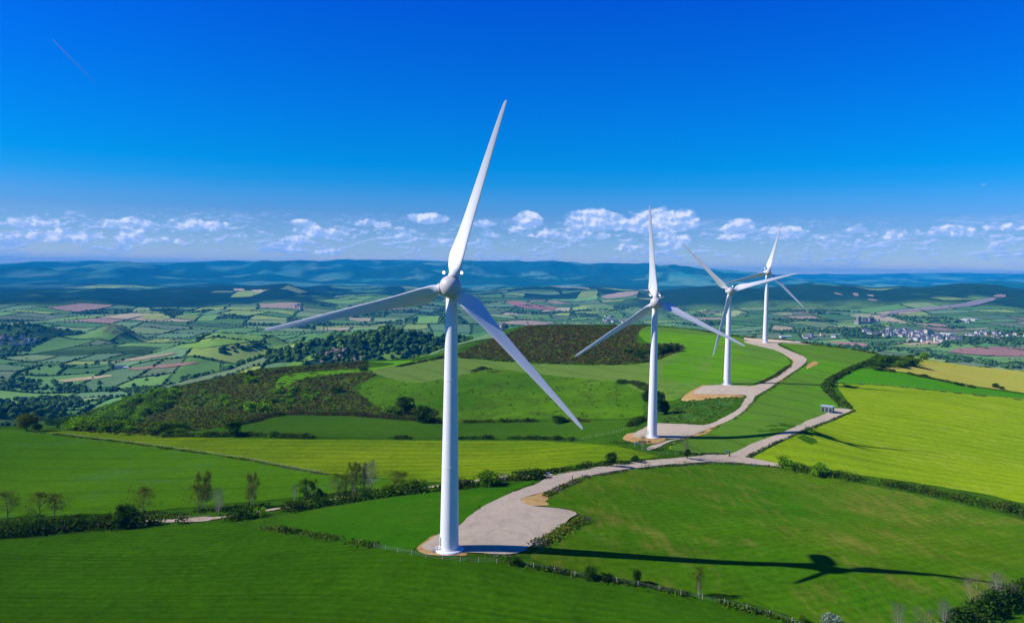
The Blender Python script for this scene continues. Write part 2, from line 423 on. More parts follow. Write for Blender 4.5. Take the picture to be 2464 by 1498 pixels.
# ================================================================ materials
def new_mat(name):
    m = bpy.data.materials.new(name); m.use_nodes = True
    return m, NT(m.node_tree)
def finish(m, n, col, rough=0.9, spec=0.15, bump=None, bstr=0.3, bdist=0.3, trans=None, metal=0.0):
    p = n.node('ShaderNodeBsdfPrincipled')
    n.put(p.inputs['Base Color'], col); n.put(p.inputs['Roughness'], rough); n.put(p.inputs['Specular IOR Level'], spec)
    n.put(p.inputs['Metallic'], metal)
    if bump is not None:
        b = n.node('ShaderNodeBump'); b.inputs['Strength'].default_value = bstr; b.inputs['Distance'].default_value = bdist
        n.put(b.inputs['Height'], bump); n.t.links.new(b.outputs[0], p.inputs['Normal'])
    out = n.node('ShaderNodeOutputMaterial')
    if trans is not None:
        tr = n.node('ShaderNodeBsdfTranslucent'); n.put(tr.inputs[0], col)
        mx = n.node('ShaderNodeMixShader'); mx.inputs[0].default_value = trans
        n.t.links.new(p.outputs[0], mx.inputs[1]); n.t.links.new(tr.outputs[0], mx.inputs[2]); n.t.links.new(mx.outputs[0], out.inputs[0])
    else:
        n.t.links.new(p.outputs[0], out.inputs[0])
    return m
def matte(m, n, col, bump=None, bstr=.3, bdist=.3):
    p = n.node('ShaderNodeBsdfDiffuse'); n.put(p.inputs['Color'], col); p.inputs['Roughness'].default_value = 0.6
    if bump is not None:
        b = n.node('ShaderNodeBump'); b.inputs['Strength'].default_value = bstr; b.inputs['Distance'].default_value = bdist
        n.put(b.inputs['Height'], bump); n.t.links.new(b.outputs[0], p.inputs['Normal'])
    o = n.node('ShaderNodeOutputMaterial'); n.t.links.new(p.outputs[0], o.inputs[0]); return m
def wpos(n): return n.node('ShaderNodeNewGeometry').outputs['Position']
def stripes(n, pos, ang, period, dist=0.6, wob=0.05):
    s = n.node('ShaderNodeSeparateXYZ'); n.put(s.inputs[0], pos)
    t = n.m('ADD', n.m('MULTIPLY', s.outputs[0], math.cos(ang)), n.m('MULTIPLY', s.outputs[1], math.sin(ang)))
    t = n.m('ADD', n.m('ADD', t, n.m('MULTIPLY', n.noise(pos, 0.006, 2), 26.0)), n.m('MULTIPLY', n.noise(pos, wob, 2), dist*period))
    return n.m('MULTIPLY_ADD', n.m('SINE', n.m('MULTIPLY', t, 2*PI/period)), 0.5, 0.5)
FINE = 1.55
def tramlines(n, pos, ang, period, width, wob=0.0):
    s = n.node('ShaderNodeSeparateXYZ'); n.put(s.inputs[0], pos)
    t = n.m('ADD', n.m('MULTIPLY', s.outputs[0], math.cos(ang)), n.m('MULTIPLY', s.outputs[1], math.sin(ang)))
    if wob: t = n.m('ADD', t, n.m('MULTIPLY', n.noise(pos, 0.006, 2), wob))
    f = n.m('FRACT', n.m('DIVIDE', t, period)); out = None
    for c0 in (.40, .40+2.0/period):
        d = n.m('ABSOLUTE', n.m('SUBTRACT', f, c0)); k = n.maprange(d, width/period*.4, width/period, 1, 0)
        out = k if out is None else n.m('MAXIMUM', out, k)
    return out
def field_mat(name, a, b, c=None, camt=0.5, big=0.012, med=0.06, st=None, tram=None, fine=0.35, patch=(0.5, 0.75), bs=0.5, streak=None):
    """crop or pasture: a/b drift over the field, c in patches, st = list of (angle, period, strength)"""
    m, n = new_mat(name); pos = wpos(n)
    col = n.mix(n.maprange(n.noise(pos, big, 3, 0.55), 0.35, 0.65), rgb(*a), rgb(*b))
    if c is not None:
        pn = n.noise(pos, med, 5, 0.65, 0.6)
        if streak:
            mp = n.node('ShaderNodeMapping'); n.put(mp.inputs[0], pos); mp.inputs['Rotation'].default_value = (0, 0, streak[0]); mp.inputs['Scale'].default_value = (1.0, streak[1], 1.0)
            pn2 = n.noise(mp.outputs[0], 0.5, 4, 0.6)
            pn = n.m('ADD', n.m('MULTIPLY', pn, 0.62), n.m('MULTIPLY', pn2, 0.38))
        col = n.mix(n.m('MULTIPLY', n.maprange(pn, patch[0], patch[1], 0, 1, True), camt), col, rgb(*c))
    fine = fine*FINE
    f1 = n.noise(pos, 0.55, 5, 0.75); f2 = n.noise(pos, 0.10, 5, 0.65)
    v = n.m('ADD', n.m('MULTIPLY_ADD', f1, 2*fine, 1-fine), n.m('MULTIPLY_ADD', f2, fine*1.0, -fine*0.5))
    for (ang, per, amt) in (st or []):
        s = stripes(n, pos, ang, per)
        v = n.m('MULTIPLY', v, n.m('MULTIPLY_ADD', s, amt, 1-amt*0.5))
    if tram: v = n.m('MULTIPLY', v, n.m('MULTIPLY_ADD', tramlines(n, pos, tram[0], tram[1], tram[2], tram[3]), -tram[4], 1.0))
    sc_ = n.vm('SCALE', col, v)
    return matte(m, n, sc_, n.m('ADD', f1, n.m('MULTIPLY', f2, 1.5)), bs, 0.35)

M = {}
M['verge'] = field_mat('verge_grass', (.038,.105,.002), (.065,.140,.004), (.13,.13,.02), .45, fine=.5)
M['wheat_dark'] = field_mat('young_wheat', (.029,.092,.001), (.041,.121,.001), (.020,.070,.001), .55, tram=(1.45,24,.55,10,.17), st=[(1.45,2.6,.14),(1.45,24,.08)], fine=.38, med=.22, patch=(.50,.68), streak=(1.45,.22))
M['wheat_left'] = field_mat('wheat_left', (.056,.156,.001), (.076,.190,.002), (.068,.168,.030), .85, tram=(1.62,24,.8,14,.22), st=[(1.62,3.0,.12)], fine=.34, med=.03)
M['rape_strip'] = field_mat('flowering_meadow', (.088,.172,.002), (.170,.245,.004), (.070,.100,.006), .75, st=[(1.50,3.2,.22),(1.50,11,.22)], fine=.45, med=.05, streak=(1.5,.10))
M['mid_green'] = field_mat('mid_meadow', (.035,.100,.003), (.052,.128,.004), (.062,.112,.018), .5, st=[(1.6,4,.06)], fine=.3)
M['pasture'] = field_mat('hill_pasture', (.040,.125,.002), (.085,.195,.004), (.045,.080,.009), .75, big=.02, med=.04, fine=.4, patch=(.48,.62), streak=(.15,3.5))
M['grey_green'] = field_mat('grey_green_crop', (.105,.185,.022), (.125,.200,.034), (.085,.230,.004), .6, big=.006, med=.007, tram=(.5,24,1.2,30,.18), st=[(.5,3.5,.06)], fine=.22, patch=(.52,.66))
M['bright_top'] = field_mat('hilltop_crop', (.074,.205,.004), (.098,.250,.005), (.082,.165,.020), .85, big=.012, med=.011, tram=(.6,24,1.1,30,.2), st=[(.6,3.5,.06)], fine=.2, patch=(.44,.56))
M['track_crop'] = field_mat('crop_by_track', (.078,.160,.014), (.080,.178,.012), (.075,.225,.003), .75, big=.010, med=.014, tram=(.75,24,1.0,30,.22), st=[(.75,3.5,.08)], fine=.2, patch=(.48,.60))
M['yellow'] = field_mat('yellow_green_ley', (.182,.275,.004), (.150,.245,.004), (.310,.355,.045), .7, st=[(1.32,2.8,.18),(1.32,9.0,.16)], tram=(1.32,36,.9,26,.15), fine=.28, med=.035, streak=(1.32,.06))
M['bright'] = field_mat('bright_green_ley', (.046,.190,.002), (.060,.215,.003), None, fine=.18)
M['golden'] = field_mat('golden_barley', (.275,.300,.030), (.325,.295,.050), (.350,.265,.075), .7, st=[(1.38,7,.16),(1.38,2.6,.10)], fine=.22, med=.03, streak=(1.38,.06))
M['olive'] = field_mat('olive_meadow', (.034,.122,.001), (.064,.128,.002), (.165,.150,.025), .62, big=.010, med=.028, st=[(2.12,3.0,.11),(2.12,24,.07)], fine=.42, patch=(.47,.66), streak=(2.12,.16))
M['small'] = field_mat('small_meadow', (.026,.118,.001), (.042,.128,.002), (.085,.145,.006), .5, st=[(1.5,3,.08)], fine=.3)
M['lime'] = field_mat('lime_grass', (.085,.255,.003), (.110,.300,.005), None, fine=.25)
M['heath'] = field_mat('brown_heath', (.052,.036,.009), (.074,.046,.014), (.042,.068,.006), .7, big=.02, med=.03, fine=.6, patch=(.50,.66), bs=1.0)
M['heath_green'] = field_mat('green_heath', (.050,.044,.012), (.040,.066,.007), (.075,.135,.006), .75, big=.02, med=.03, fine=.65, patch=(.46,.64), bs=1.0)
M['rough'] = field_mat('rough_tuft', (.028,.095,.003), (.040,.110,.016), (.13,.16,.004), .6, big=.05, med=.07, fine=.6)
M['earth'] = field_mat('bare_earth', (.38,.22,.075), (.43,.29,.11), (.24,.13,.05), .7, big=.1, med=.25, fine=.4, bs=1.0)
M['pale_earth'] = field_mat('pale_stones', (.48,.37,.23), (.52,.44,.31), (.33,.25,.15), .7, big=.1, med=.3, fine=.4)
def gravel_mat():
    m, n = new_mat('pale_gravel'); pos = wpos(n)
    a = n.noise(pos, .05, 4, .6); b = n.noise(pos, 1.3, 5, .75); c = n.noise(pos, .28, 4, .6, .8)
    col = n.mix(n.maprange(a, .35, .65), rgb(.40,.325,.235), rgb(.44,.365,.255))
    col = n.mix(n.m('MULTIPLY', n.maprange(c, .45, .70), .6), col, rgb(.30,.245,.185))
    return matte(m, n, n.vm('SCALE', col, n.m('MULTIPLY_ADD', b, .5, .75)), b, .5, .12)
M['gravel'] = gravel_mat()
def ground_mat():
    """the bare ground sheet: colours of each stretch of land come in as an attribute"""
    m, n = new_mat('land'); pos = wpos(n)
    at = n.node('ShaderNodeAttribute', attribute_name='Col')
    f1 = n.noise(pos, .35, 4, .7); f2 = n.noise(pos, .03, 5, .65); f3 = n.noise(pos, .006, 5, .65)
    v = n.m('ADD', n.m('MULTIPLY', f1, .8), n.m('ADD', n.m('MULTIPLY', f2, .9), n.m('MULTIPLY', f3, .9)))
    v = n.maprange(v, .9, 1.7, .55, 1.5)
    return matte(m, n, n.vm('SCALE', at.outputs['Color'], v), n.m('ADD', f1, n.m('MULTIPLY', f2, 6)), .6, 1.2)
M['land'] = ground_mat()

# ================================================================ ground sheet
jj, ii = np.meshgrid(np.arange(len(GY)-1), np.arange(len(GX)-1), indexing='ij')
q0 = (jj*len(GX)+ii).ravel()
FQ = np.stack([q0, q0+1, q0+len(GX)+1, q0+len(GX)], 1)
rr = np.hypot(XX, YY)
rim_d, _, _ = rim_project(XX, YY)
col = np.zeros(XX.shape+(3,))
grass = np.array((.036,.100,.003)); vall = np.array((.085,.165,.030)); wood = np.array((.013,.040,.014)); heathc = np.array((.085,.095,.035))
t = sstep(0, 60, rim_d)[..., None]
col[:] = grass*(1-t) + vall*t
nz = fbm(P2, XX/260, YY/260, 4)
tt = (sstep(.05, .35, nz)*sstep(0, 200, rim_d)*.55)[..., None]
col = col*(1-tt) + wood*tt
# woods on the middle ridge and on the little hills, patchy woods and clearings on the far plateau, tinted with haze blue
gx_, gy_ = np.gradient(ZZ); steep = np.clip(np.hypot(gx_/np.gradient(GY)[:, None], gy_/np.gradient(GX)[None, :])*6, 0, 1)
n2 = fbm(P3, XX/520, YY/520, 5)
aa = np.arctan2(XX, YY)
flank = np.clip(sstep(-.30, -.24, -np.abs(aa+.48)) + sstep(.12, .18, aa), 0, 1)
wm = (sstep(5300, 5700, rr)*(1-flank) + sstep(4550, 4900, rr+150*n2)*flank)*(1-sstep(7600, 8600, rr))*sstep(-.52+.20*(1-flank), -.05+.15*(1-flank), n2+steep*.6)
n3 = fbm(P1, XX/900, YY/900, 5); wm2 = sstep(7600, 8600, rr)*sstep(-.08, .12, n3+.25*steep+.10)
wm = np.clip(wm+wm2*.9, 0, 1)[..., None]
farfield = np.stack([.085+.06*n2, .235+.02*n2, .17+.02*n3], -1)  # distance haze painted into the field colour as extra blue-green
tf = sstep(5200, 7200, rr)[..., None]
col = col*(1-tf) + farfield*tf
wcol_ = wood*(1-sstep(8000, 9500, rr)[..., None]) + np.array((.006,.075,.050))*sstep(8000, 9500, rr)[..., None]  # far woods shift to blue-green: haze put into their base colour
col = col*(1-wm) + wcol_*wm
for (px, D, zt, rx, ry, wd) in HILLS:
    c = ray(px, horizon(px))[0]*D; c = c/np.hypot(c[0], c[1])*D
    g = np.exp(-((XX-c[0])/rx/1.2)**2-((YY-c[1])/ry/1.2)**2)
    k = (sstep(.25, .7, g)*wd*sstep(-.3, .2, nz))[..., None]; col = col*(1-k)+wood*1.6*k
c = ray(275, 690)[0]*2600
k = sstep(1.15, .8, np.hypot((XX-c[0])/78, (YY-c[1])/90))[..., None]; col = col*(1-k) + np.array((.15,.17,.055))*k
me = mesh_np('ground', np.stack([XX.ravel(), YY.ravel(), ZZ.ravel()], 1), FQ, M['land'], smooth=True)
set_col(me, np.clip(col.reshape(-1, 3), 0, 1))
ground = tag(link('ground', me), kind='structure')

# ================================================================ draped sheets
def chaikin(p, n=2):
    p = np.asarray(p, float)
    for _ in range(n):
        q = np.roll(p, -1, 0); p = np.stack([p*.75+q*.25, p*.25+q*.75], 1).reshape(-1, 2)
    return p
def outline(pix, smooth=1, step=6.0, ragged=0.5, t1=1000.0, t0=50.0):
    pix = np.asarray(pix, float)
    L = [] 
    for a, b in zip(pix, np.roll(pix, -1, 0)):
        k = max(1, int(np.hypot(*(b-a))/30)); L += [a+(b-a)*i/k for i in range(k)]
    w_ = cast(*chaikin(L, smooth).T, t0=t0, t1=t1)[:, :2] if smooth else cast(*np.array(L).T, t0=t0, t1=t1)[:, :2]
    out = []
    for a, b in zip(w_, np.roll(w_, -1, 0)):
        k = max(1, int(np.hypot(*(b-a))/step)); out += [a+(b-a)*i/k for i in range(k)]
    out = np.array(out)
    if ragged:
        out = out + ragged*np.stack([P1(out[:, 0]/5, out[:, 1]/5), P2(out[:, 0]/5, out[:, 1]/5)], 1)
    return out
NL = [0]
def drape(name, poly, mat, off=None, step=6.0, kind='structure', pad=None):
    """one sheet following the ground inside a plan outline"""
    poly = np.asarray(poly, float); NL[0] += 1
    keep = [poly[0]]
    for p in poly[1:]:
        if np.hypot(*(p-keep[-1])) > .15: keep.append(p)
    poly = np.array(keep)
    lo, hi = poly.min(0), poly.max(0)
    gx = np.arange(lo[0]+step/2, hi[0], step); gy = np.arange(lo[1]+step/2, hi[1], step)
    g = np.stack(np.meshgrid(gx, gy), -1).reshape(-1, 2)
    ins = np.zeros(len(g), bool); md = np.full(len(g), 1e9)
    for (ax, ay), (cx, cy) in zip(poly, np.roll(poly, -1, 0)):
        ins ^= ((ay > g[:, 1]) != (cy > g[:, 1])) & (g[:, 0] < (cx-ax)*(g[:, 1]-ay)/(cy-ay+1e-12)+ax)
        e2 = (cx-ax)**2+(cy-ay)**2+1e-9; t = np.clip(((g[:, 0]-ax)*(cx-ax)+(g[:, 1]-ay)*(cy-ay))/e2, 0, 1)
        md = np.minimum(md, (g[:, 0]-ax-t*(cx-ax))**2 + (g[:, 1]-ay-t*(cy-ay))**2)
    g = g[ins & (md > (step*.35)**2)]
    P = np.vstack([poly, g])
    n = len(poly)
    v, e, f, *_ = delaunay_2d_cdt([Vector(p) for p in P], [(i, (i+1) % n) for i in range(n)], [], 1, 1e-3)
    v = np.array([tuple(p) for p in v])
    if not len(f): return None
    f = np.array([t for t in f if len(t) == 3])
    a = v[f[:, 0]]; b = v[f[:, 1]]; c = v[f[:, 2]]
    cr = (b[:, 0]-a[:, 0])*(c[:, 1]-a[:, 1])-(b[:, 1]-a[:, 1])*(c[:, 0]-a[:, 0]); f[cr < 0] = f[cr < 0][:, ::-1]
    z = H(v[:, 0], v[:, 1]) + (off if off is not None else .06+.006*NL[0])
    return tag(link(name, mesh_np(name, np.column_stack([v, z]), f, mat, smooth=True)), kind=kind)
FIELDS = [
 ('heath', 'heath_green', 0, [(168,1036),(172,1008),(300,957),(450,920),(600,890),(750,880),(880,868),(905,903),(850,932),(905,980),(1050,988),(1062,1012),(1000,1011),(850,998),(700,995),(640,1002),(560,1022),(385,1050),(300,1048)]),
 ('meadow', 'lime', 1, [(662,938),(666,912),(700,898),(800,891),(905,884),(960,874),(880,870),(1000,866),(960,880),(905,893),(740,907),(690,928)]),
 ('pasture', 'pasture', 1, [(852,938),(900,903),(960,918),(1010,922),(1100,903),(1190,886),(1330,903),(1500,918),(1545,945),(1552,985),(1545,1006),(1300,1008),(1060,1011),(1050,986),(920,985)]),
 ('crop_field', 'grey_green', 1, [(885,893),(1000,868),(1100,860),(1200,866),(1300,872),(1500,876),(1580,868),(1650,838),(1720,860),(1700,900),(1660,940),(1590,966),(1545,946),(1500,919),(1330,904),(1190,887),(1100,904),(1010,922),(960,918)]),
 ('hilltop_field', 'bright_top', 1, [(1530,800),(1560,782),(1640,788),(1780,812),(1860,838),(1905,866),(1890,890),(1840,912),(1800,930),(1690,926),(1640,958),(1590,970),(1600,930),(1590,880),(1650,838),(1625,826),(1560,828)]),
 ('heath', 'heath', 1, [(1100,852),(1160,825),(1240,796),(1280,783),(1400,782),(1555,784),(1530,803),(1530,828),(1630,826),(1650,838),(1600,858),(1560,872),(1490,877),(1300,872),(1200,866),(1110,862)]),
 ('rough_meadow', 'rough', 1, [(1590,1020),(1600,985),(1640,965),(1775,953),(1755,983),(1705,1010),(1650,1021)]),
 ('crop_field', 'track_crop', 1, [(1640,1062),(1690,1038),(1765,1008),(1805,973),(1865,928),(1925,888),(1948,865),(1905,838),(1868,824),(1930,823),(2040,836),(2115,850),(2090,864),(2045,880),(1992,915),(1985,935),(2005,965),(2022,982),(1985,992),(1950,1020),(1850,1062),(1790,1086),(1750,1092),(1690,1092),(1600,1080)]),
 ('ley_field', 'yellow', 1, [(2008,922),(2150,928),(2300,945),(2560,968),(2560,1235),(2380,1190),(2200,1160),(2050,1140),(1960,1128),(1880,1115),(1800,1106),(1850,1077),(1950,1030),(2010,1012),(2060,985),(2035,960)]),
 ('ley_field', 'bright', 1, [(2002,914),(2050,890),(2100,886),(2200,903),(2350,933),(2560,963),(2560,968),(2300,944),(2150,927),(2006,921)]),
 ('barley_field', 'golden', 1, [(2120,888),(2165,873),(2230,863),(2330,873),(2460,893),(2560,908),(2560,958),(2350,929),(2200,899)]),
 ('meadow', 'mid_green', 1, [(390,1051),(560,1024),(640,1005),(700,998),(850,1001),(1000,1013),(1060,1018),(1300,1017),(1500,1012),(1548,1012),(1525,1035),(1400,1060),(1300,1057),(1060,1054),(700,1051),(520,1050)]),
 ('flowering_field', 'rape_strip', 1, [(70,1033),(300,1041),(450,1052),(700,1057),(1060,1060),(1300,1061),(1480,1072),(1590,1098),(1500,1110),(1400,1125),(1300,1143),(1150,1165),(1000,1158),(780,1138),(600,1105),(380,1072),(200,1052),(80,1040)]),
 ('wheat_field', 'wheat_left', 1, [(-140,1024),(70,1037),(200,1054),(380,1075),(600,1108),(780,1141),(1000,1160),(960,1172),(780,1190),(600,1208),(330,1232),(0,1248),(-140,1256)]),
 ('meadow', 'small', 1, [(655,1256),(750,1228),(950,1194),(1100,1184),(1200,1168),(1295,1155),(1220,1190),(1160,1225),(1100,1275),(1010,1312),(985,1332),(850,1306)]),
 ('meadow', 'olive', 1, [(1270,1340),(1290,1322),(1345,1290),(1408,1245),(1372,1226),(1300,1216),(1312,1200),(1400,1150),(1500,1131),(1700,1117),(1860,1124),(1960,1142),(2200,1190),(2380,1230),(2600,1290),(2600,1380),(2440,1432),(2330,1490),(2250,1600),(2020,1600),(1900,1480),(1780,1450),(1650,1420),(1500,1394),(1400,1376),(1330,1362)]),
 ('wheat_field', 'wheat_dark', 1, [(-160,1302),(100,1294),(400,1270),(540,1260),(640,1276),(800,1298),(960,1328),(1020,1342),(1100,1352),(1220,1356),(1300,1370),(1400,1390),(1500,1404),(1650,1432),(1780,1464),(1890,1495),(2000,1560),(2100,1750),(-160,1750)]),
 ('wheat_field', 'wheat_dark', 1, [(2290,1560),(2380,1492),(2480,1450),(2620,1400),(2620,1750),(2250,1750)]),
]
for nm, mk, smo, pix in FIELDS:
    big_ = mk in ('olive', 'wheat_dark', 'wheat_left')
    drape(nm, outline(pix, smo, ragged=.8), M[mk], step=8.0)
# bare earth round the works, then the gravel itself
EARTH = [
 ('bare_earth', 'earth', [(1003,1318),(1030,1293),(1048,1284),(1045,1326),(1100,1332),(1130,1331),(1120,1340),(1060,1340),(1012,1332)]),
 ('bare_earth', 'earth', [(1248,1210),(1258,1196),(1290,1192),(1316,1178),(1345,1162),(1400,1148),(1370,1164),(1330,1185),(1308,1205),(1330,1216),(1270,1216)]),
 ('bare_earth', 'earth', [(1492,1054),(1525,1038),(1560,1048),(1610,1054),(1590,1066),(1550,1068),(1515,1064)]),
 ('bare_earth', 'earth', [(1632,1058),(1680,1040),(1702,1026),(1732,1026),(1700,1044),(1660,1056)]),
 ('bare_earth', 'earth', [(1632,964),(1655,945),(1690,926),(1705,928),(1690,948),(1780,950),(1795,956),(1720,958),(1660,966)]),
 ('bare_earth', 'earth', [(1858,920),(1880,903),(1900,888),(1912,872),(1885,850),(1850,836),(1870,832),(1905,848),(1930,865),(1925,880),(1900,900),(1880,916),(1862,925),(1835,918),(1838,910)]),
 ('bare_earth', 'earth', [(1935,890),(1952,868),(1975,874),(1950,884)]),
 ('bare_earth', 'pale_earth', [(390,1252),(430,1250),(460,1246),(520,1244),(515,1252),(470,1256),(400,1258)]),
 ('bare_earth', 'pale_earth', [(1780,815),(1830,800),(1885,812),(1960,830),(1890,826),(1820,822)]),
]
for nm, mk, pix in EARTH: drape(nm, outline(pix, 1, step=3, ragged=1.0), M[mk], step=4.0)
TRACKS = [
 ('turbine_pad', [(1012,1312),(1060,1280),(1100,1272),(1135,1238),(1175,1212),(1225,1188),(1290,1166),(1320,1148),(1345,1140),(1420,1126),(1500,1114),(1600,1104),(1690,1097),(1765,1096),(1800,1101),(1880,1115),(1900,1126),(1860,1122),(1760,1112),(1700,1111),(1600,1118),(1500,1130),(1410,1146),(1370,1160),(1310,1184),(1258,1198),(1252,1210),(1280,1217),(1330,1222),(1385,1230),(1388,1240),(1345,1268),(1290,1305),(1268,1322),(1235,1334),(1190,1336),(1150,1330),(1100,1330),(1055,1330),(1025,1326)]),
 ('track', [(1690,1094),(1755,1094),(1810,1068),(1860,1050),(1920,1025),(1940,1012),(1985,998),(1990,988),(2010,982),(2048,984),(2052,990),(2010,1006),(1950,1030),(1870,1064),(1800,1098),(1770,1108),(1690,1104)]),
 ('track', [(1555,1086),(1560,1076),(1600,1062),(1640,1054),(1620,1056),(1560,1052),(1515,1052),(1530,1040),(1560,1024),(1580,1018),(1640,1020),(1700,1024),(1745,1003),(1778,985),(1790,962),(1800,952),(1780,950),(1690,948),(1662,950),(1688,928),(1740,926),(1810,930),(1845,918),(1880,898),(1910,876),(1912,868),(1880,848),(1850,838),(1820,832),(1785,822),(1800,819),(1850,822),(1880,824),(1868,830),(1905,846),(1940,860),(1942,870),(1920,888),(1880,912),(1850,936),(1818,952),(1805,975),(1765,1008),(1710,1030),(1670,1046),(1610,1064),(1580,1078)]),
 ('track', [(-80,1282),(60,1274),(180,1266),(300,1257),(400,1251),(520,1245),(620,1230),(720,1214),(860,1191),(1000,1175),(1100,1162),(1200,1147),(1320,1140),(1350,1146),(1300,1150),(1200,1152),(1100,1166),(1000,1179),(860,1195),(720,1218),(620,1235),(520,1250),(400,1255),(300,1261),(180,1270),(60,1278),(-80,1286)]),
]
for k, (nm, pix) in enumerate(TRACKS): drape(nm, outline(pix, 1, step=3, ragged=.7), M['gravel'] if k < 3 else M['pale_earth'], step=4.0)
# ================================================================ wind turbines
def white_mat():
    m, n = new_mat('turbine_white'); tcn = n.node('ShaderNodeTexCoord').outputs['Object']
    a = n.noise(tcn, .35, 4, .6); s = n.noise(n.vm('MULTIPLY', tcn, (3, 3, .12)), 1.0, 4, .6)
    col = n.mix(n.m('MULTIPLY', n.maprange(n.m('ADD', a, s), .85, 1.3), .30), rgb(.74,.75,.74), rgb(.60,.61,.59))
    return finish(m, n, col, .42, .45)
def plain(name, c, rough=.6, spec=.3, metal=0.0, nz=.15, sc_=6.0):
    m, n = new_mat(name); o = n.node('ShaderNodeTexCoord').outputs['Object']
    return finish(m, n, n.vm('SCALE', rgb(*c)[:3], n.m('MULTIPLY_ADD', n.noise(o, sc_, 3, .6), 2*nz, 1-nz)), rough, spec, metal=metal)
def emit(name, c, s):
    m, n = new_mat(name); e = n.node('ShaderNodeEmission'); e.inputs[0].default_value = rgb(*c); e.inputs[1].default_value = s
    o = n.node('ShaderNodeOutputMaterial'); n.t.links.new(e.outputs[0], o.inputs[0]); return m
M['white'] = white_mat()
M['blade'] = plain('blade_white', (.66,.67,.68), .33, .5, nz=.08, sc_=.4)
M['hubgrey'] = plain('spinner_grey', (.50,.48,.46), .45, .4, nz=.12, sc_=1.2)
M['steel'] = plain('galvanised_steel', (.35,.36,.37), .45, .5, .6)
M['dark'] = plain('dark_metal', (.05,.05,.055), .6)
M['concrete'] = plain('concrete', (.68,.67,.63), .9, .1, nz=.18, sc_=2.0)
M['seam'] = plain('seam_grey', (.42,.43,.43), .5, .3)
M['lamp'] = emit('lamp_glow', (1.0,.96,.92), 2.6)
HUBZ, BR = 59.3, 42.1
def lathe(mb, prof, n=48, mi=0, zc=True):
    """prof: (r, z) rings round z"""
    a = np.arange(n)*2*PI/n
    V = np.concatenate([np.stack([r*np.cos(a), r*np.sin(a), np.full(n, z)], 1) for r, z in prof])
    F = [(i*n+j, i*n+(j+1) % n, (i+1)*n+(j+1) % n, (i+1)*n+j) for i in range(len(prof)-1) for j in range(n)]
    mb.add(V, F, mi); return mb
def blade_mesh():
    """root at 1.9 m from the axis, reaching +Z; leading edge +X, pressure side towards -Y"""
    st = [(1.75,2.0,2.0,0,0.5),(2.6,2.0,2.0,0,0.5),(3.3,2.5,1.85,-.25,.46),(4.4,3.7,1.45,-.55,.37),(5.7,4.5,1.15,-.68,.31),(7.2,4.6,.98,-.66,.29),(9.0,3.95,.82,-.60,.29),(12,3.2,.68,-.53,.29),(16,2.6,.54,-.42,.29),
          (21,2.20,.44,-.32,.30),(26,1.84,.35,-.23,.30),(31,1.50,.27,-.15,.30),(36,1.18,.20,-.09,.30),(40,.92,.14,-.05,.32),(42.2,.68,.09,-.04,.36),(42.9,.40,.05,-.04,.42),(43.05,.08,.015,-.04,.5)]
    NP = 28; V = []
    for (z, ch, th, tw, pv) in st:
        z = z if z < 2.7 else 2.6+(z-2.6)*(BR-2.6)/40.45
        b = float(np.clip((ch/th-1.0)/2.2, 0, 1))                 # 0 round root, 1 aerofoil
        for k in range(NP):
            u = 2*PI*k/NP
            x = .5*math.cos(u)                                    # +.5 leading .. -.5 trailing
            t = .5 - x                                            # 0 at the leading edge
            af = 2.6*(.2969*math.sqrt(max(t,0))-.126*t-.3516*t*t+.2843*t**3-.1015*t**4)*2*.98
            yy = (1-b)*.5*math.sin(u) + b*math.copysign(af, math.sin(u))*(.55 if math.sin(u) > 0 else .62)
            X = (x-.5+pv)*ch; Y = yy*th
            ct, s_ = math.cos(tw), math.sin(tw)
            V.append((X*ct - Y*s_, X*s_ + Y*ct - .0004*z*z, z))
    n = len(st)
    F = [(i*NP+j, i*NP+(j+1) % NP, (i+1)*NP+(j+1) % NP, (i+1)*NP+j) for i in range(n-1) for j in range(NP)]
    mb = MB(); mb.add(V, F)
    ring = V[(n-1)*NP:]; c = np.mean(ring, 0); mb.add(np.vstack([ring, c]), [(j, (j+1) % NP, NP) for j in range(NP)])
    return mb.mesh('blade', M['blade'], smooth=True)
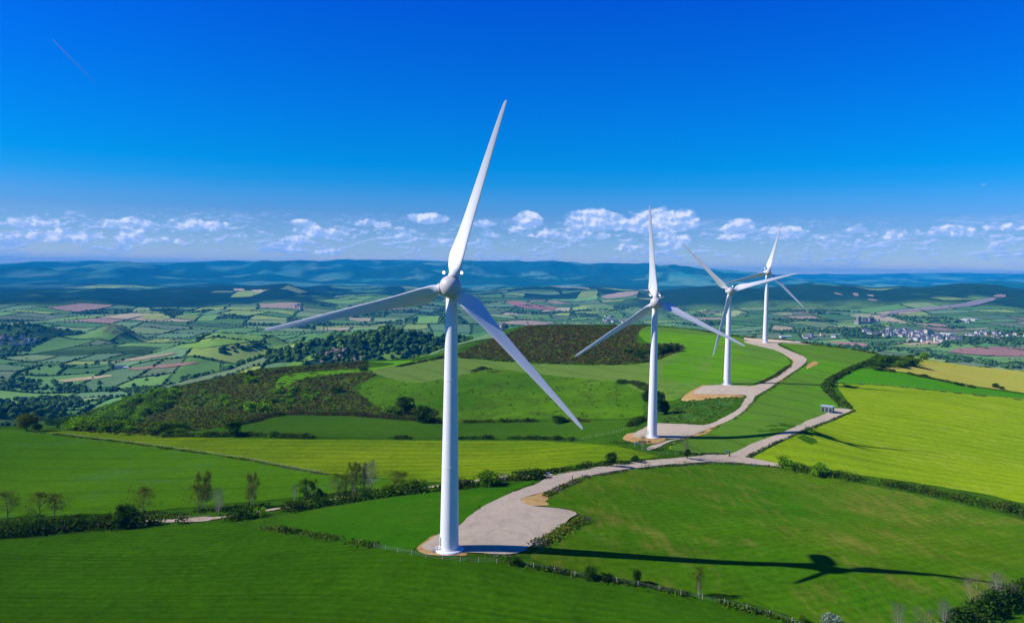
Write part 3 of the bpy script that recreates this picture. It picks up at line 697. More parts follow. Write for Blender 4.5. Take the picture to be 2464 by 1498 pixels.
def turbine(label, base, lean_hub, phase, yaw, tower_px=None):
    t = empty('wind_turbine', tuple(base)); tag(t, label, 'wind turbine', 'white wind turbines along the ridge')
    dx = lean_hub
    mb = MB(); lathe(mb, [(3.25,-.6),(3.25,.22),(3.0,.40),(0.01,.41)], 64); mb.build('foundation', M['concrete'], t, True)
    mb = MB()
    prof = []
    for k in range(31):
        z = .42 + (HUBZ-2.5-.42)*k/30; f = k/30; r = 2.12 - .86*f**1.0
        prof.append((r, z))
    lathe(mb, prof, 64); tw = mb.build('tower', M['white'], t, True)
    for z in (.55, 19.0, 38.5):
        r = 2.12 - .86*(z-.42)/(HUBZ-2.92); f = MB(); lathe(f, [(r+.003,z-.09),(r+.035,z-.08),(r+.035,z+.08),(r+.003,z+.09)], 48); f.build('flange', M['white'], tw, True)
    # door with steps on the sunny-side rear quarter
    ang = math.radians(200); d = MB(); dr = 2.07
    d.box((math.cos(ang)*dr, math.sin(ang)*dr, 2.15), (.28, .9, 2.1), ang); dd = d.build('door', M['seam'], tw)
    s = MB()
    for k in range(6): s.box((math.cos(ang)*(3.9-.28*k), math.sin(ang)*(3.9-.28*k), .1+.17*k), (.26, 1.0, .05), ang)
    for sg in (-1, 1):
        ox, oy = -math.sin(ang)*.5*sg, math.cos(ang)*.5*sg
        s.tube([(math.cos(ang)*3.9+ox, math.sin(ang)*3.9+oy, 1.0), (math.cos(ang)*2.3+ox, math.sin(ang)*2.3+oy, 2.0)], [.03, .03], 6)
        s.tube([(math.cos(ang)*3.9+ox, math.sin(ang)*3.9+oy, 0), (math.cos(ang)*3.9+ox, math.sin(ang)*3.9+oy, 1.0)], [.03, .03], 6)
    s.build('steps', M['steel'], t)
    # everything that turns with the wind; local -Y is upwind
    Y = Matrix.Rotation(yaw, 4, 'Z')
    def place(o, mat): o.matrix_local = Y @ mat
    mb = MB(); lathe(mb, [(1.27,HUBZ-2.55),(1.36,HUBZ-2.5),(1.36,HUBZ-2.05),(1.5,HUBZ-1.9)], 48); place(mb.build('yaw_ring', M['seam'], t, True), Matrix())
    # nacelle: rounded hull behind the hub
    n_, sec = 28, [(-.2,.9,1.0),(.1,1.35,1.45),(1.0,1.75,1.78),(3.0,1.85,1.85),(5.5,1.80,1.80),(7.6,1.55,1.55),(8.6,1.1,1.15),(8.9,.4,.5),(8.92,.01,.01)]
    V = []
    for (y, hw, hh) in sec:
        y, hw, hh = y*.85, hw*.88, hh*.85
        for k in range(n_):
            u = 2*PI*k/n_; cx, cz = math.cos(u), math.sin(u); p = .72
            V.append((hw*math.copysign(abs(cx)**p, cx), y, HUBZ+.05+hh*math.copysign(abs(cz)**p, cz)))
    F = [(i*n_+j, (i+1)*n_+j, (i+1)*n_+(j+1) % n_, i*n_+(j+1) % n_) for i in range(len(sec)-1) for j in range(n_)]
    mb = MB(); mb.add(V, F); nc = mb.build('nacelle', M['white'], t, True); place(nc, Matrix())
    for sg in (-1, 1):
        l = MB(); l.tube([(sg*1.3, 1.2, HUBZ+1.4), (sg*2.0, 1.2, HUBZ+2.3), (sg*2.0, 1.2, HUBZ+2.75)], [.06,.06,.06], 6); a = l.build('lamp_bracket', M['dark'], nc)
        g = MB(); lathe(g, [(.02,-.32),(.24,-.28),(.30,0),(.24,.28),(.02,.32)], 14); g.V = [v + np.array((sg*2.0, 1.2, HUBZ+3.0)) for v in g.V]; g.build('warning_lamp', M['lamp'], nc, True)
    v = MB(); v.tube([(-.6,6.5,HUBZ+1.7),(-.6,6.5,HUBZ+3.3)], [.05,.05], 6); v.box((-.6,6.5,HUBZ+3.3), (.9,.06,.06)); v.build('wind_sensor', M['dark'], nc)
    # rotor, tilted back 4 degrees, 3.2 m in front of the tower axis
    T = Matrix.Translation((0, -2.6, HUBZ)) @ Matrix.Rotation(math.radians(-3), 4, 'X')
    mb = MB(); ns = 40
    prof = [(1.1, .75),(1.75,.7)] + [(2.42*math.sin(a)+.0, -2.42*math.cos(a)*1.0-.0) for a in np.linspace(PI*.80, .02, 16)]
    a_ = np.arange(ns)*2*PI/ns
    V = np.concatenate([np.stack([r*np.cos(a_), np.full(ns, y), r*np.sin(a_)], 1) for r, y in [(1.1,1.9),(1.42,1.9)]+[(2.42*math.sin(a), -2.42*math.cos(a)) for a in np.linspace(PI*.80, .01, 18)]])
    nn = 20; F = [(i*ns+j, (i+1)*ns+j, (i+1)*ns+(j+1) % ns, i*ns+(j+1) % ns) for i in range(nn-1) for j in range(ns)]
    mb.add(V, F); hb = mb.build('hub', M['hubgrey'], t, True); place(hb, T)
    for k in range(3):
        ang = phase + k*2*PI/3
        Rk = T @ Matrix.Rotation(ang, 4, 'Y')
        b = link('blade', BLADE, t); place(b, Rk)
        c = MB(); lathe(c, [(1.08,1.6),(1.22,2.2),(1.22,2.62),(1.14,2.66),(1.04,2.68)], 32); co = c.build('blade_collar', M['hubgrey'], t, True); place(co, Rk)
    return t
BLADE = blade_mesh()
TURB = []
for (lab, px, py, z, ph, yaw) in [
    ('nearest and largest wind turbine, its tower on the big gravel pad in the foreground', 1081, 1322, .0, 16.0, -3.0),
    ('second wind turbine from the front, one blade straight up and warning lamp left of it', 1569, 1051, -9.6, -4.6, -4.0),
    ('third wind turbine with one blade hanging down across its own tower', 1749, 925, -8.0, 74.0, -4.0),
    ('farthest and smallest wind turbine, standing on the hilltop at the end of the track', 1841, 824, 4.2, 14.5, -3.0)]:
    b = at_z(px, py, z); zz = float(H(b[0], b[1])) + .05
    b = at_z(px, py, zz); TURB.append(turbine(lab, (b[0], b[1], zz), 0, math.radians(ph), math.radians(yaw)))
    print('TURB', b, zz)
# ================================================================ the valley beyond the ridge
def attr_mat(name, trans=None, f=.35, bs=.0, scale=.6, rough=.95):
    m, n = new_mat(name); at = n.node('ShaderNodeAttribute', attribute_name='Col'); pos = wpos(n)
    nz_ = n.noise(pos, scale, 4, .65)
    return finish(m, n, n.vm('SCALE', at.outputs['Color'], n.m('MULTIPLY_ADD', nz_, 2*f, 1-f)), rough, .05, nz_ if bs else None, bs, 1.0, trans)
M['patch'] = attr_mat('valley_crops', f=.30, scale=.035)
M['farwood'] = attr_mat('valley_foliage', f=.75, scale=.35, bs=.8)
def far_world(px, D):
    d = ray(px, horizon(px))[0]; d = d[:2]/np.hypot(*d[:2]); return d*D
PAL = np.array([(.085,.190,.040),(.060,.150,.035),(.120,.240,.045),(.095,.175,.065),(.075,.165,.030),(.150,.220,.070),(.200,.280,.050),(.100,.145,.060),
                (.330,.280,.150),(.380,.330,.210),(.260,.170,.120),(.230,.130,.100),(.320,.240,.160)])
PW_N = np.array([4,4,4,4,3,4,1.6,3,.25,.1,.0,.0,.0]); PW_F = np.array([3,3,3,3,3,3,2.4,3,1.2,.7,.7,.35,.5])
rq = np.random.default_rng(5)
def warp(p):
    p = np.asarray(p, float)
    return p + np.stack([70*P1(p[..., 0]/900, p[..., 1]/900)+16*P3(p[..., 0]/210, p[..., 1]/210), 70*P2(p[..., 0]/900, p[..., 1]/900)+16*P4(p[..., 0]/210, p[..., 1]/210)], -1)
CELLS = []
def split(q):
    """q: 4 plan corners; halve the longer side until the piece is a field"""
    c = q.mean(0); D = np.hypot(*c)
    if c[1] < 500 and D > 2500: return
    e1 = np.hypot(*(q[1]-q[0])); e2 = np.hypot(*(q[3]-q[0])); size = max(e1, e2)
    if D - size > 7600: return
    if abs(c[0]) - size > .74*max(c[1], 0)+250: return
    lim = .84*(58 + .030*min(D, 7000))*rq.uniform(.75, 1.5)
    if e1 < lim*2.3 and e2 < lim*.95 or (e1 < lim*.95 and e2 < lim*2.3) or (e1 < lim*1.2 and e2 < lim*1.2):
        CELLS.append(q); return
    if e1/2.0 > e2 or (e1 > e2 and rq.random() < .75):
        s, t = rq.uniform(.36, .64, 2); a = q[0]+(q[1]-q[0])*s; b = q[3]+(q[2]-q[3])*t
        split(np.array([q[0], a, b, q[3]])); split(np.array([a, q[1], q[2], b]))
    else:
        s = rq.uniform(.38, .62); t = s + rq.uniform(-.08, .08); a = q[0]+(q[3]-q[0])*s; b = q[1]+(q[2]-q[1])*t
        split(np.array([q[0], q[1], b, a])); split(np.array([a, b, q[2], q[3]]))
for k, (x0, x1, ang) in enumerate([(-6000, -100, 48), (-100, 6000, 24)]):
    a = math.radians(ang); u = np.array((math.cos(a), math.sin(a))); v = np.array((-math.sin(a), math.cos(a)))
    for yy0 in range(300, 8000, 1100):
        for xx0 in range(-6000, 6000, 1100):
            c = np.array((xx0+550., yy0+550.))
            if not (x0 <= c[0] < x1): continue
            q = np.array([(xx0, yy0), (xx0+1100, yy0), (xx0+1100, yy0+1100), (xx0, yy0+1100)], float)
            # shear the block so that the strips run away from the viewer at the local angle
            split(q) if k else split(q)
V_, F_, K_ = [], [], []; nv = 0
HEDGE, WOODP = [], []
def wood_at(p):
    x, y = p; g = 0
    for (px, D, zt, rx, ry, wd) in HILLS:
        c = far_world(px, D); g = max(g, wd*math.exp(-((x-c[0])/rx/1.2)**2-((y-c[1])/ry/1.2)**2))
    return g
for q in CELLS:
    c = warp(q.mean(0)); D = np.hypot(*c)
    if rim_project(c[0:1], c[1:2])[0][0] < 30: continue
    g = wood_at(c)
    ang_ = math.atan2(c[0], c[1]); fl_ = (-.76 < ang_ < -.21) or ang_ > .15
    on_ridge = (4500 if fl_ else 5300) < D < 7600
    cc_ = far_world(275, 2600)
    if np.hypot(*(c-cc_)) < 135: continue
    u0 = rq.random()
    if g > .40 or (on_ridge and u0 < (.95 if fl_ else .6)): 
        if not on_ridge: WOODP.append((q, D, .85))
        continue
    if u0 < (.03 if D < 2600 else .13) and not on_ridge: WOODP.append((q, D, 1.0)); continue
    if u0 < .12: WOODP.append((q, D, .10))
    e1 = np.hypot(*(q[1]-q[0])); e2 = np.hypot(*(q[3]-q[0])); st = max(9, .011*D)
    n1, n2_ = max(2, int(e1/st)), max(2, int(e2/st)); ins = (2.0+.0016*D)
    s = np.linspace(ins/e1, 1-ins/e1, n1+1); t = np.linspace(ins/e2, 1-ins/e2, n2_+1)
    S, T = np.meshgrid(s, t)
    P = (q[0]*((1-S)*(1-T))[..., None] + q[1]*(S*(1-T))[..., None] + q[2]*(S*T)[..., None] + q[3]*((1-S)*T)[..., None])
    P = warp(P).reshape(-1, 2)
    z = H(P[:, 0], P[:, 1]) + .35 + .00045*D
    V_.append(np.column_stack([P, z]))
    a, b = np.meshgrid(np.arange(n1), np.arange(n2_)); i0 = (b*(n1+1)+a).ravel()
    F_.append(np.stack([i0, i0+1, i0+n1+2, i0+n1+1], 1)+nv); nv += len(P)
    f = sstep(2300, 3600, D); w_ = PW_N*(1-f)+PW_F*f; col = PAL[rq.choice(len(PAL), p=w_/w_.sum())]*rq.uniform(.95, 1.35)
    K_.append(np.repeat(col[None], len(P), 0))
    for k in range(4):
        if rq.random() < (.66 if D < 2600 else .55): HEDGE.append((q[k], q[(k+1) % 4], D))
me = mesh_np('valley_fields', np.concatenate(V_), np.concatenate(F_), M['patch'], smooth=True)
set_col(me, np.concatenate(K_)); tag(link('valley_fields', me), kind='structure')
print('CELLS', len(CELLS), 'fields', len(V_), 'verts', nv)
# fields one can pick out one by one
SPOT = [
 ((.30,.16,.12), [(2275,849),(2305,839),(2400,836),(2560,838),(2560,862),(2464,860),(2360,856)]),
 ((.36,.20,.15), [(1985,823),(2040,824),(2085,828),(2090,835),(2050,834),(2010,828)]),
 ((.42,.32,.17), [(2150,828),(2210,822),(2262,823),(2262,829),(2200,832)]),
 ((.16,.25,.06), [(2130,833),(2200,832),(2260,830),(2250,838),(2180,838)]),
 ((.13,.26,.05), [(2110,842),(2250,850),(2400,862),(2560,872),(2560,882),(2400,874),(2250,860),(2140,849)]),
 ((.30,.36,.08), [(333,762),(360,756),(400,756),(412,763),(408,770),(350,770)]),
 ((.40,.33,.16), [(137,917),(200,908),(262,904),(275,906),(210,916),(150,921)]),
 ((.28,.16,.11), [(305,888),(380,881),(470,871),(480,876),(400,886),(320,891)]),
 ((.30,.24,.14), [(270,870),(330,862),(415,850),(425,853),(350,866),(280,874)]),
 ((.15,.28,.035), [(425,839),(470,826),(540,815),(630,812),(640,818),(560,829),(490,840)]),
 ((.26,.33,.05), [(345,826),(370,818),(415,817),(420,820),(390,826)]),
 ((.13,.27,.035), [(800,815),(835,797),(880,790),(935,797),(880,807),(840,812)]),
 ((.13,.23,.03), [(903,862),(930,850),(985,848),(1015,850),(985,864),(925,873)]),
 ((.15,.28,.03), [(640,905),(690,880),(760,852),(762,860),(720,884),(660,905)]),
 ((.12,.20,.04), [(800,893),(870,885),(960,884),(1010,888),(930,893),(820,897)]),
 ((.30,.14,.11), [(1205,722),(1240,726),(1340,740),(1335,748),(1250,742)]),
 ((.40,.30,.19), [(1195,778),(1265,772),(1340,778),(1300,785),(1250,783)]),
 ((.36,.27,.18), [(1440,716),(1490,705),(1540,700),(1530,712),(1470,720)]),
 ((.42,.30,.20), [(1553,708),(1580,704),(1592,708),(1570,714)]),
 ((.30,.38,.12), [(1710,760),(1760,748),(1790,750),(1770,764)]),
 ((.16,.26,.06), [(1410,742),(1440,732),(1480,738),(1470,752),(1430,752)]),
 ((.15,.25,.06), [(1495,748),(1530,738),(1560,752),(1530,760)]),
 ((.30,.34,.14), [(2040,762),(2060,756),(2100,756),(2090,768)]),
 ((.27,.31,.13), [(1985,792),(2010,784),(2080,786),(2060,794)]),
 ((.26,.30,.12), [(1850,756),(1880,750),(1915,758),(1890,762)]),
 ((.24,.21,.19), [(2112,762),(2150,748),(2230,741),(2300,734),(2385,716),(2400,722),(2340,738),(2250,746),(2160,753),(2125,766)]),
 ((.28,.19,.15), [(2385,714),(2405,709),(2425,712),(2412,718)]),
 ((.25,.19,.14), [(2005,704),(2020,707),(2032,712),(2010,709)]), ((.27,.21,.15), [(2050,706),(2066,707),(2066,715),(2054,713)]),
 ((.24,.19,.14), [(2085,720),(2105,721),(2114,727),(2095,725)]), ((.45,.36,.28), [(2082,710),(2105,712),(2100,715)]),
 ((.40,.32,.20), [(560,695),(590,696),(585,702),(565,700)]), ((.42,.34,.22), [(605,698),(640,700),(628,706),(608,703)]),
]
for col, pix in SPOT:
    o = outline(pix, 1, step=14, ragged=5.0, t0=1000, t1=12000)
    D = float(np.hypot(*o.mean(0))); n0 = NL[0]
    ob = drape('valley_field', o, M['patch'], off=1.0+.00075*D, step=max(12, .010*D))
    if ob: set_col(ob.data, np.repeat(np.array([col]), len(ob.data.vertices), 0))

# ---------------------------------------------------------------- far trees as lumps of crown
def ico(sub):
    bm = bmesh.new(); bmesh.ops.create_icosphere(bm, subdivisions=sub, radius=1.0)
    v = np.array([tuple(x.co) for x in bm.verts]); f = np.array([[x.index for x in p.verts] for p in bm.faces]); bm.free(); return v, f
ICO1, ICO2 = ico(1), ico(2)
def lumps(P, R, Hh, cols, fine=False, seed=1):
    """crowns at P (n,3): radius R, height Hh -> vertices, faces, colours"""
    bv, bf = ICO2 if fine else ICO1; r = np.random.default_rng(seed); n = len(P); m = len(bv)
    a = r.random(n)*2*PI; ca, sa = np.cos(a)[:, None], np.sin(a)[:, None]
    x = bv[:, 0]*ca - bv[:, 1]*sa; y = bv[:, 0]*sa + bv[:, 1]*ca; z = np.repeat(bv[None, :, 2], n, 0)
    k = 1 + r.uniform(-.28, .28, (n, m))
    V = np.stack([P[:, 0:1]+x*k*R[:, None], P[:, 1:2]+y*k*R[:, None], P[:, 2:3] + (z*k*.5+.46)*Hh[:, None]], -1).reshape(-1, 3)
    F = (bf[None]+np.arange(n)[:, None, None]*m).reshape(-1, 3)
    Kc = np.repeat(cols*r.uniform(.65, 1.35, (n, 1)), m, 0)*r.uniform(.8, 1.2, (n*m, 1))
    return V, F, Kc
def wcol(n, r): 
    base = np.array([(.026,.068,.012),(.042,.100,.014),(.020,.052,.013),(.058,.118,.016)])
    return base[r.integers(0, 4, n)]
def lump_object(name, P2d, hmin, hmax, kind='stuff', fine_to=2300, seed=3, label=None, tint=1.0):
    r = np.random.default_rng(seed); P2d = np.asarray(P2d); D = np.hypot(P2d[:, 0], P2d[:, 1])
    Vs, Fs, Ks, n0 = [], [], [], 0
    for fine in (True, False):
        m = (D < fine_to) == fine
        if not m.any(): continue
        p = P2d[m]; h = .80*r.uniform(hmin, hmax, len(p))*(1+.00005*D[m]); R = h*r.uniform(.42, .68, len(p))
        V, F, Kc = lumps(np.column_stack([p, H(p[:, 0], p[:, 1])-.4]), R, h, wcol(len(p), r)*tint, fine, seed)
        Vs.append(V); Fs.append(F+n0); Ks.append(Kc); n0 += len(V)
    me = mesh_np(name, np.concatenate(Vs), np.concatenate(Fs), M['farwood'], smooth=False); set_col(me, np.concatenate(Ks))
    o = link(name, me); tag(o, label, kind=kind); return o
def in_poly(P, poly):
    ins = np.zeros(len(P), bool)
    for (ax, ay), (cx, cy) in zip(poly, np.roll(poly, -1, 0)):
        ins ^= ((ay > P[:, 1]) != (cy > P[:, 1])) & (P[:, 0] < (cx-ax)*(P[:, 1]-ay)/(cy-ay+1e-12)+ax)
    return ins
hp = []
for a, b, D in HEDGE:
    L = np.hypot(*(b-a)); sp = 5.5+.0022*D; k = max(2, int(L/sp)); t = np.linspace(0, 1, k)
    p = a+(b-a)*t[:, None]; dens = rq.uniform(.35, 1.0)
    gap = (P3(p[:, 0]/45, p[:, 1]/45) + rq.uniform(-.3, .3, k)) < (dens*1.1-.45)
    p = p[gap]; 
    if len(p): hp.append(warp(p)+rq.normal(0, .9, p.shape))
hp = np.concatenate(hp); rd, _, _ = rim_project(hp[:, 0], hp[:, 1]); hp = hp[rd > 45]
print('hedgerow crowns', len(hp))
lump_object('hedgerow_trees', hp, 3.0, 8.5, seed=4)
wp = []
for q, D, dens in WOODP:
    e1 = np.hypot(*(q[1]-q[0])); e2 = np.hypot(*(q[3]-q[0])); sp = 8.5+.0032*D; n = int(e1*e2/sp/sp*dens)
    if n < 1: continue
    s, t = rq.random((2, n))[:, :, None]; p = q[0]*(1-s)*(1-t)+q[1]*s*(1-t)+q[2]*s*t+q[3]*(1-s)*t
    wp.append(warp(p))
wp = np.concatenate(wp); rd, _, _ = rim_project(wp[:, 0], wp[:, 1]); wp = wp[rd > 45]
print('wood crowns', len(wp))
lump_object('woodland', wp, 6.0, 13.0, seed=5)
WOODS = [[(690,905),(730,880),(760,850),(800,835),(850,808),(880,800),(960,797),(1010,812),(1060,828),(1065,850),(1005,850),(930,850),(905,862),(920,875),(860,890),(800,898)],
 [(488,851),(520,840),(590,832),(622,822),(640,826),(610,842),(560,848)],[(0,910),(60,913),(140,922),(145,938),(0,940)],[(150,923),(208,930),(206,946),(140,942)],
 [(100,957),(190,960),(215,976),(150,988),(0,1000),(0,965)],[(2255,838),(2275,820),(2330,814),(2464,814),(2560,826),(2560,834),(2464,832),(2350,829),(2290,836)],
 [(2165,848),(2300,858),(2400,874),(2560,880),(2560,915),(2464,893),(2350,875),(2230,862)],[(2042,806),(2062,790),(2100,784),(2140,788),(2150,806),(2100,812)],
 [(230,935),(330,940),(400,935),(370,948),(250,945)],[(0,842),(60,838),(90,845),(40,850),(0,850)],[(380,745),(430,742),(440,756),(420,768),(395,760)],[(2000,842),(2100,838),(2180,840),(2200,848),(2120,846)],
 [(420,912),(500,896),(540,892),(470,912),(430,920)],[(640,862),(700,845),(760,838),(740,850),(660,875)]]
wp = []
for k, pix in enumerate(WOODS):
    o = outline(pix, 0, step=30, ragged=0, t0=1000, t1=9000); lo, hi = o.min(0), o.max(0); D = np.hypot(*o.mean(0)); sp = 7.0+.0020*D
    n = min(int((hi-lo).prod()/sp/sp), 9000); p = rq.uniform(lo, hi, (n, 2)); p = p[in_poly(p, o)]; wp.append(p)
wp = np.concatenate(wp); rd, _, _ = rim_project(wp[:, 0], wp[:, 1]); wp = wp[rd > 25]
print('spotted woods', len(wp))
lump_object('woodland', wp, 6.5, 12.0, seed=6)

# ---------------------------------------------------------------- houses
M['render'] = plain('house_render', (.54,.50,.46), .9, .1, nz=.1); M['render2'] = plain('house_render_cream', (.52,.45,.36), .9, .1, nz=.1)
M['slate'] = plain('slate_roof', (.09,.10,.12), .7, .2); M['tile'] = plain('tile_roof', (.32,.16,.11), .85, .1)
M['stone'] = plain('castle_stone', (.27,.23,.20), .9, .1, nz=.25); M['window'] = plain('window_glass', (.03,.035,.045), .2, .5)
def house_mesh(nm, w_, d, h, rh, wall, roof):
    mb = MB(); mb.box((0, 0, h/2-1), (w_, d, h+2))
    x, y = w_/2, d/2; mb.add([(-x,-y,h),(-x,y,h),(-x,0,h+rh),(x,-y,h),(x,y,h),(x,0,h+rh)], [(0,2,1),(3,4,5)])
    o = .5; mb.add([(-x-o,-y-o,h-.35),(x+o,-y-o,h-.35),(x+o,0,h+rh+.1),(-x-o,0,h+rh+.1),(x+o,y+o,h-.35),(-x-o,y+o,h-.35)], [(0,1,2,3),(3,2,4,5)], 1)
    for k in range(3):
        for sg in (-1, 1): mb.box((-x*.6+k*x*.6, sg*(y+.02), h*.55), (1.1, .08, 1.4), mi=2)
    mb.box((x*.5, .6, h+rh), (.8, .8, 1.8)) 
    return mb.mesh(nm, [wall, roof, M['window']])
HM = [house_mesh('house', 11, 8, 6, 3, M['render'], M['slate']), house_mesh('house', 14, 9, 7, 3.4, M['render'], M['slate']), house_mesh('house', 10, 8, 5, 2.8, M['render2'], M['tile']),
      house_mesh('house', 17, 10, 8, 3.6, M['render'], M['slate']), house_mesh('house', 9, 7, 8, 3, M['render2'], M['slate'])]
BARN = [house_mesh('warehouse', 42, 18, 6, 2, M['render'], M['render']), house_mesh('barn', 30, 14, 5, 3, M['render'], M['slate'])]
rh = np.random.default_rng(21)
def houses(area, n, label, group, meshes=HM, big=1.0, nm='house'):
    pl = np.array(area, float); lo, hi = pl.min(0), pl.max(0); got = []
    while len(got) < n:
        p = rh.uniform(lo, hi, (40, 2)); p = p[in_poly(p, pl)]
        if len(p): got += list(far(p[:, 0], p[:, 1]))
    for q in got[:n]:
        o = link(nm, meshes[rh.integers(len(meshes))]); o.location = q; o.rotation_euler.z = rh.choice([.3, 1.87, .5, 2.0, -.2]) + rh.normal(0, .12)
        s = big*rh.uniform(.85, 1.2); o.scale = (s, s, s*rh.uniform(.9, 1.15)); tag(o, label, 'barn' if nm == 'barn' else ('warehouse' if nm == 'warehouse' else 'house'), group)
houses([(2095,806),(2130,796),(2160,790),(2185,797),(2215,812),(2170,812),(2130,812)], 62, 'small pale house packed into the old town at the foot of the castle knoll', 'houses of the old town below the castle')
houses([(2180,795),(2240,803),(2290,812),(2325,822),(2240,826),(2180,824),(2200,812)], 84, 'small white house with dark roof in the newer rows right of the old town', 'houses right of the old town')
houses([(2075,800),(2100,800),(2100,806),(2075,805)], 7, 'white house of the little cluster left of the old town', 'houses left of the old town')
houses([(2325,803),(2400,798),(2464,803),(2500,812),(2400,818),(2330,818)], 34, 'pale house scattered in the plain at the right edge', 'houses in the plain at the right edge')
houses([(1920,810),(2020,806),(2030,812),(1935,817)], 14, 'pale house in the row of buildings right of the farthest turbine tower', 'houses right of the farthest turbine')
houses([(0,812),(40,806),(95,822),(80,830),(0,832)], 24, 'pale or reddish house of the village at the left edge', 'houses of the village at the left edge', big=.8)
houses([(1432,770),(1455,761),(1520,772),(1525,778),(1450,776)], 24, 'pale house of the village left of the second turbine tower', 'houses of the village behind the second turbine')
houses([(705,742),(715,732),(738,742),(730,748)], 7, 'pale house of the hamlet behind the left blade of the nearest turbine', 'houses of the hamlet behind the left blade')
houses([(1186,810),(1205,805),(1215,812),(1195,815)], 4, 'house of the hamlet right of the nearest turbine tower, under its lower blade', 'houses right of the nearest tower')
houses([(2305,770),(2345,768),(2350,776),(2310,776)], 5, 'long white shed in the plain behind the town', 'white sheds behind the town', BARN, .8, 'warehouse')
houses([(2270,806),(2310,804),(2310,812),(2275,812)], 3, 'long white warehouse at the right end of the town', 'warehouses at the right end of the town', BARN[:1], 1.0, 'warehouse')
def single(nm, mesh, px, py, rz, s, label, cat):
    q = far([px], [py])[0]; o = link(nm, mesh); o.location = q; o.rotation_euler.z = rz; o.scale = (s, s, s); tag(o, label, cat); return q
single('warehouse', BARN[0], 1890, 812, .1, .9, 'long white building just right of the farthest turbine tower', 'warehouse')
single('barn', BARN[1], 290, 884, .3, .75, 'farm barn with grey roof beside the dark copse, left end of the reddish field', 'barn')
single('barn', BARN[0], 303, 886, 1.9, .5, 'low white farm building just right of the grey-roofed barn', 'barn')
single('barn', BARN[1], 58, 958, .4, .45, 'lone farm building among the dark trees in the lower left of the valley', 'barn')
q = far([2233], [806])[0]; bl = empty('apartment_block', tuple(q), .4); tag(bl, 'tall cream block standing out of the middle of the town', 'building')
MB().box((0,0,9), (26,14,22)).build('wall', M['render2'], bl); MB().box((0,0,20.4), (27,15,.8)).build('roof', M['slate'], bl)
wb = MB()
for k in range(6):
    for f_ in range(5): wb.box((-10+4*k, -7.03, 3+3.3*f_), (1.6,.1,1.6))
wb.build('window', M['window'], bl)
# the castle on its knoll
q = far([2086], [779])[0]; cz = empty('castle', (q[0], q[1], q[2]), .15); tag(cz, 'stone castle ruin with towers on the wooded knoll above the town', 'castle')
MB().box((0,0,3), (95,30,14)).build('curtain_wall', M['stone'], cz)
MB().box((12,6,14), (40,16,14)).build('palace', M['stone'], cz)
rf = MB(); rf.add([(-9,-3,21),(33,-3,21),(33,6,27),(-9,6,27),(33,15,21),(-9,15,21)], [(0,1,2,3),(3,2,4,5)]); rf.add([(-8,-2,21),(-8,14,21),(-8,6,27),(32,-2,21),(32,14,21),(32,6,27)], [(0,2,1),(3,4,5)]); rf.build('roof', M['slate'], cz)
for (x, y, r_, h_) in [(-40,0,6,26),(-28,8,5,30),(8,-4,5,30),(28,8,6,28),(45,-8,5,20)]:
    tb = MB(); lathe(tb, [(r_,-4),(r_,h_),(r_+.8,h_),(r_+.8,h_+2),(.01,h_+2)], 14); tb.V = [v+np.array((x,y,0)) for v in tb.V]; tb.build('tower', M['stone'], cz)
# rocks breaking out of the wooded hill
rm_, rn_ = new_mat('pink_rock'); M['rock'] = finish(rm_, rn_, rn_.mix(rn_.noise(wpos(rn_), .5, 4, .6), rgb(.26,.19,.16), rgb(.15,.12,.10)), .95, .05, rn_.noise(wpos(rn_), 1.0, 5), .8, 1.0)
rv, rf_ = ICO2
ROCKM = []
for k in range(3):
    kk = np.random.default_rng(k).uniform(.7, 1.25, (len(rv), 1)); ROCKM.append(mesh_np('rock', rv*kk*np.array((1.3,1,.9)), rf_, M['rock']))
for (px, py) in [(792,852),(800,850),(812,848),(786,858),(830,845),(733,838),(740,836),(870,862),(852,868),(775,872),(808,866),(818,858),(803,843)]:
    q = far([px], [py])[0]; o = link('rock', ROCKM[rh.integers(3)]); o.location = q + np.array((0,0,1.0)); s = rh.uniform(2.5, 5.5); o.scale = (s*1.3, s, s*rh.uniform(.8, 1.5)); o.rotation_euler.z = rh.random()*6
    tag(o, 'bare pinkish rock breaking out of the wooded hill left of the nearest tower', 'rock', 'rocks on the wooded hill')
# ================================================================ plants on the ridge
def leaf_mat(name, a, b, trans=.35, blossom=None):
    m, n = new_mat(name); at = n.node('ShaderNodeAttribute', attribute_name='Col'); pos = wpos(n)
    v = n.noise(pos, .9, 3, .6)
    col = n.mix(n.maprange(v, .35, .65), rgb(*a), rgb(*b))
    col = n.mix(1.0, col, at.outputs['Color'], 'MULTIPLY')
    p = n.node('ShaderNodeBsdfDiffuse'); n.put(p.inputs[0], col); t = n.node('ShaderNodeBsdfTranslucent'); n.put(t.inputs[0], col)
    mx = n.node('ShaderNodeMixShader'); mx.inputs[0].default_value = trans
    n.t.links.new(p.outputs[0], mx.inputs[1]); n.t.links.new(t.outputs[0], mx.inputs[2])
    o = n.node('ShaderNodeOutputMaterial'); n.t.links.new(mx.outputs[0], o.inputs[0]); return m
L = {'dark': leaf_mat('dark_leaves', (.026,.070,.005), (.048,.115,.007)), 'mid': leaf_mat('green_leaves', (.075,.170,.005), (.120,.235,.008)),
     'bright': leaf_mat('spring_leaves', (.130,.300,.004), (.200,.390,.006)), 'olive': leaf_mat('budding_leaves', (.090,.130,.008), (.150,.180,.016)),
     'hedge': leaf_mat('hedge_leaves', (.032,.066,.006), (.070,.120,.010)), 'brown': leaf_mat('heather', (.075,.068,.018), (.110,.090,.032)),
     'grey': leaf_mat('weed_stalks', (.17,.15,.13), (.12,.14,.05)), 'blossom': leaf_mat('blossom', (.38,.46,.34), (.20,.33,.18)),
     'tall': leaf_mat('tall_grass', (.07,.14,.01), (.13,.18,.025))}
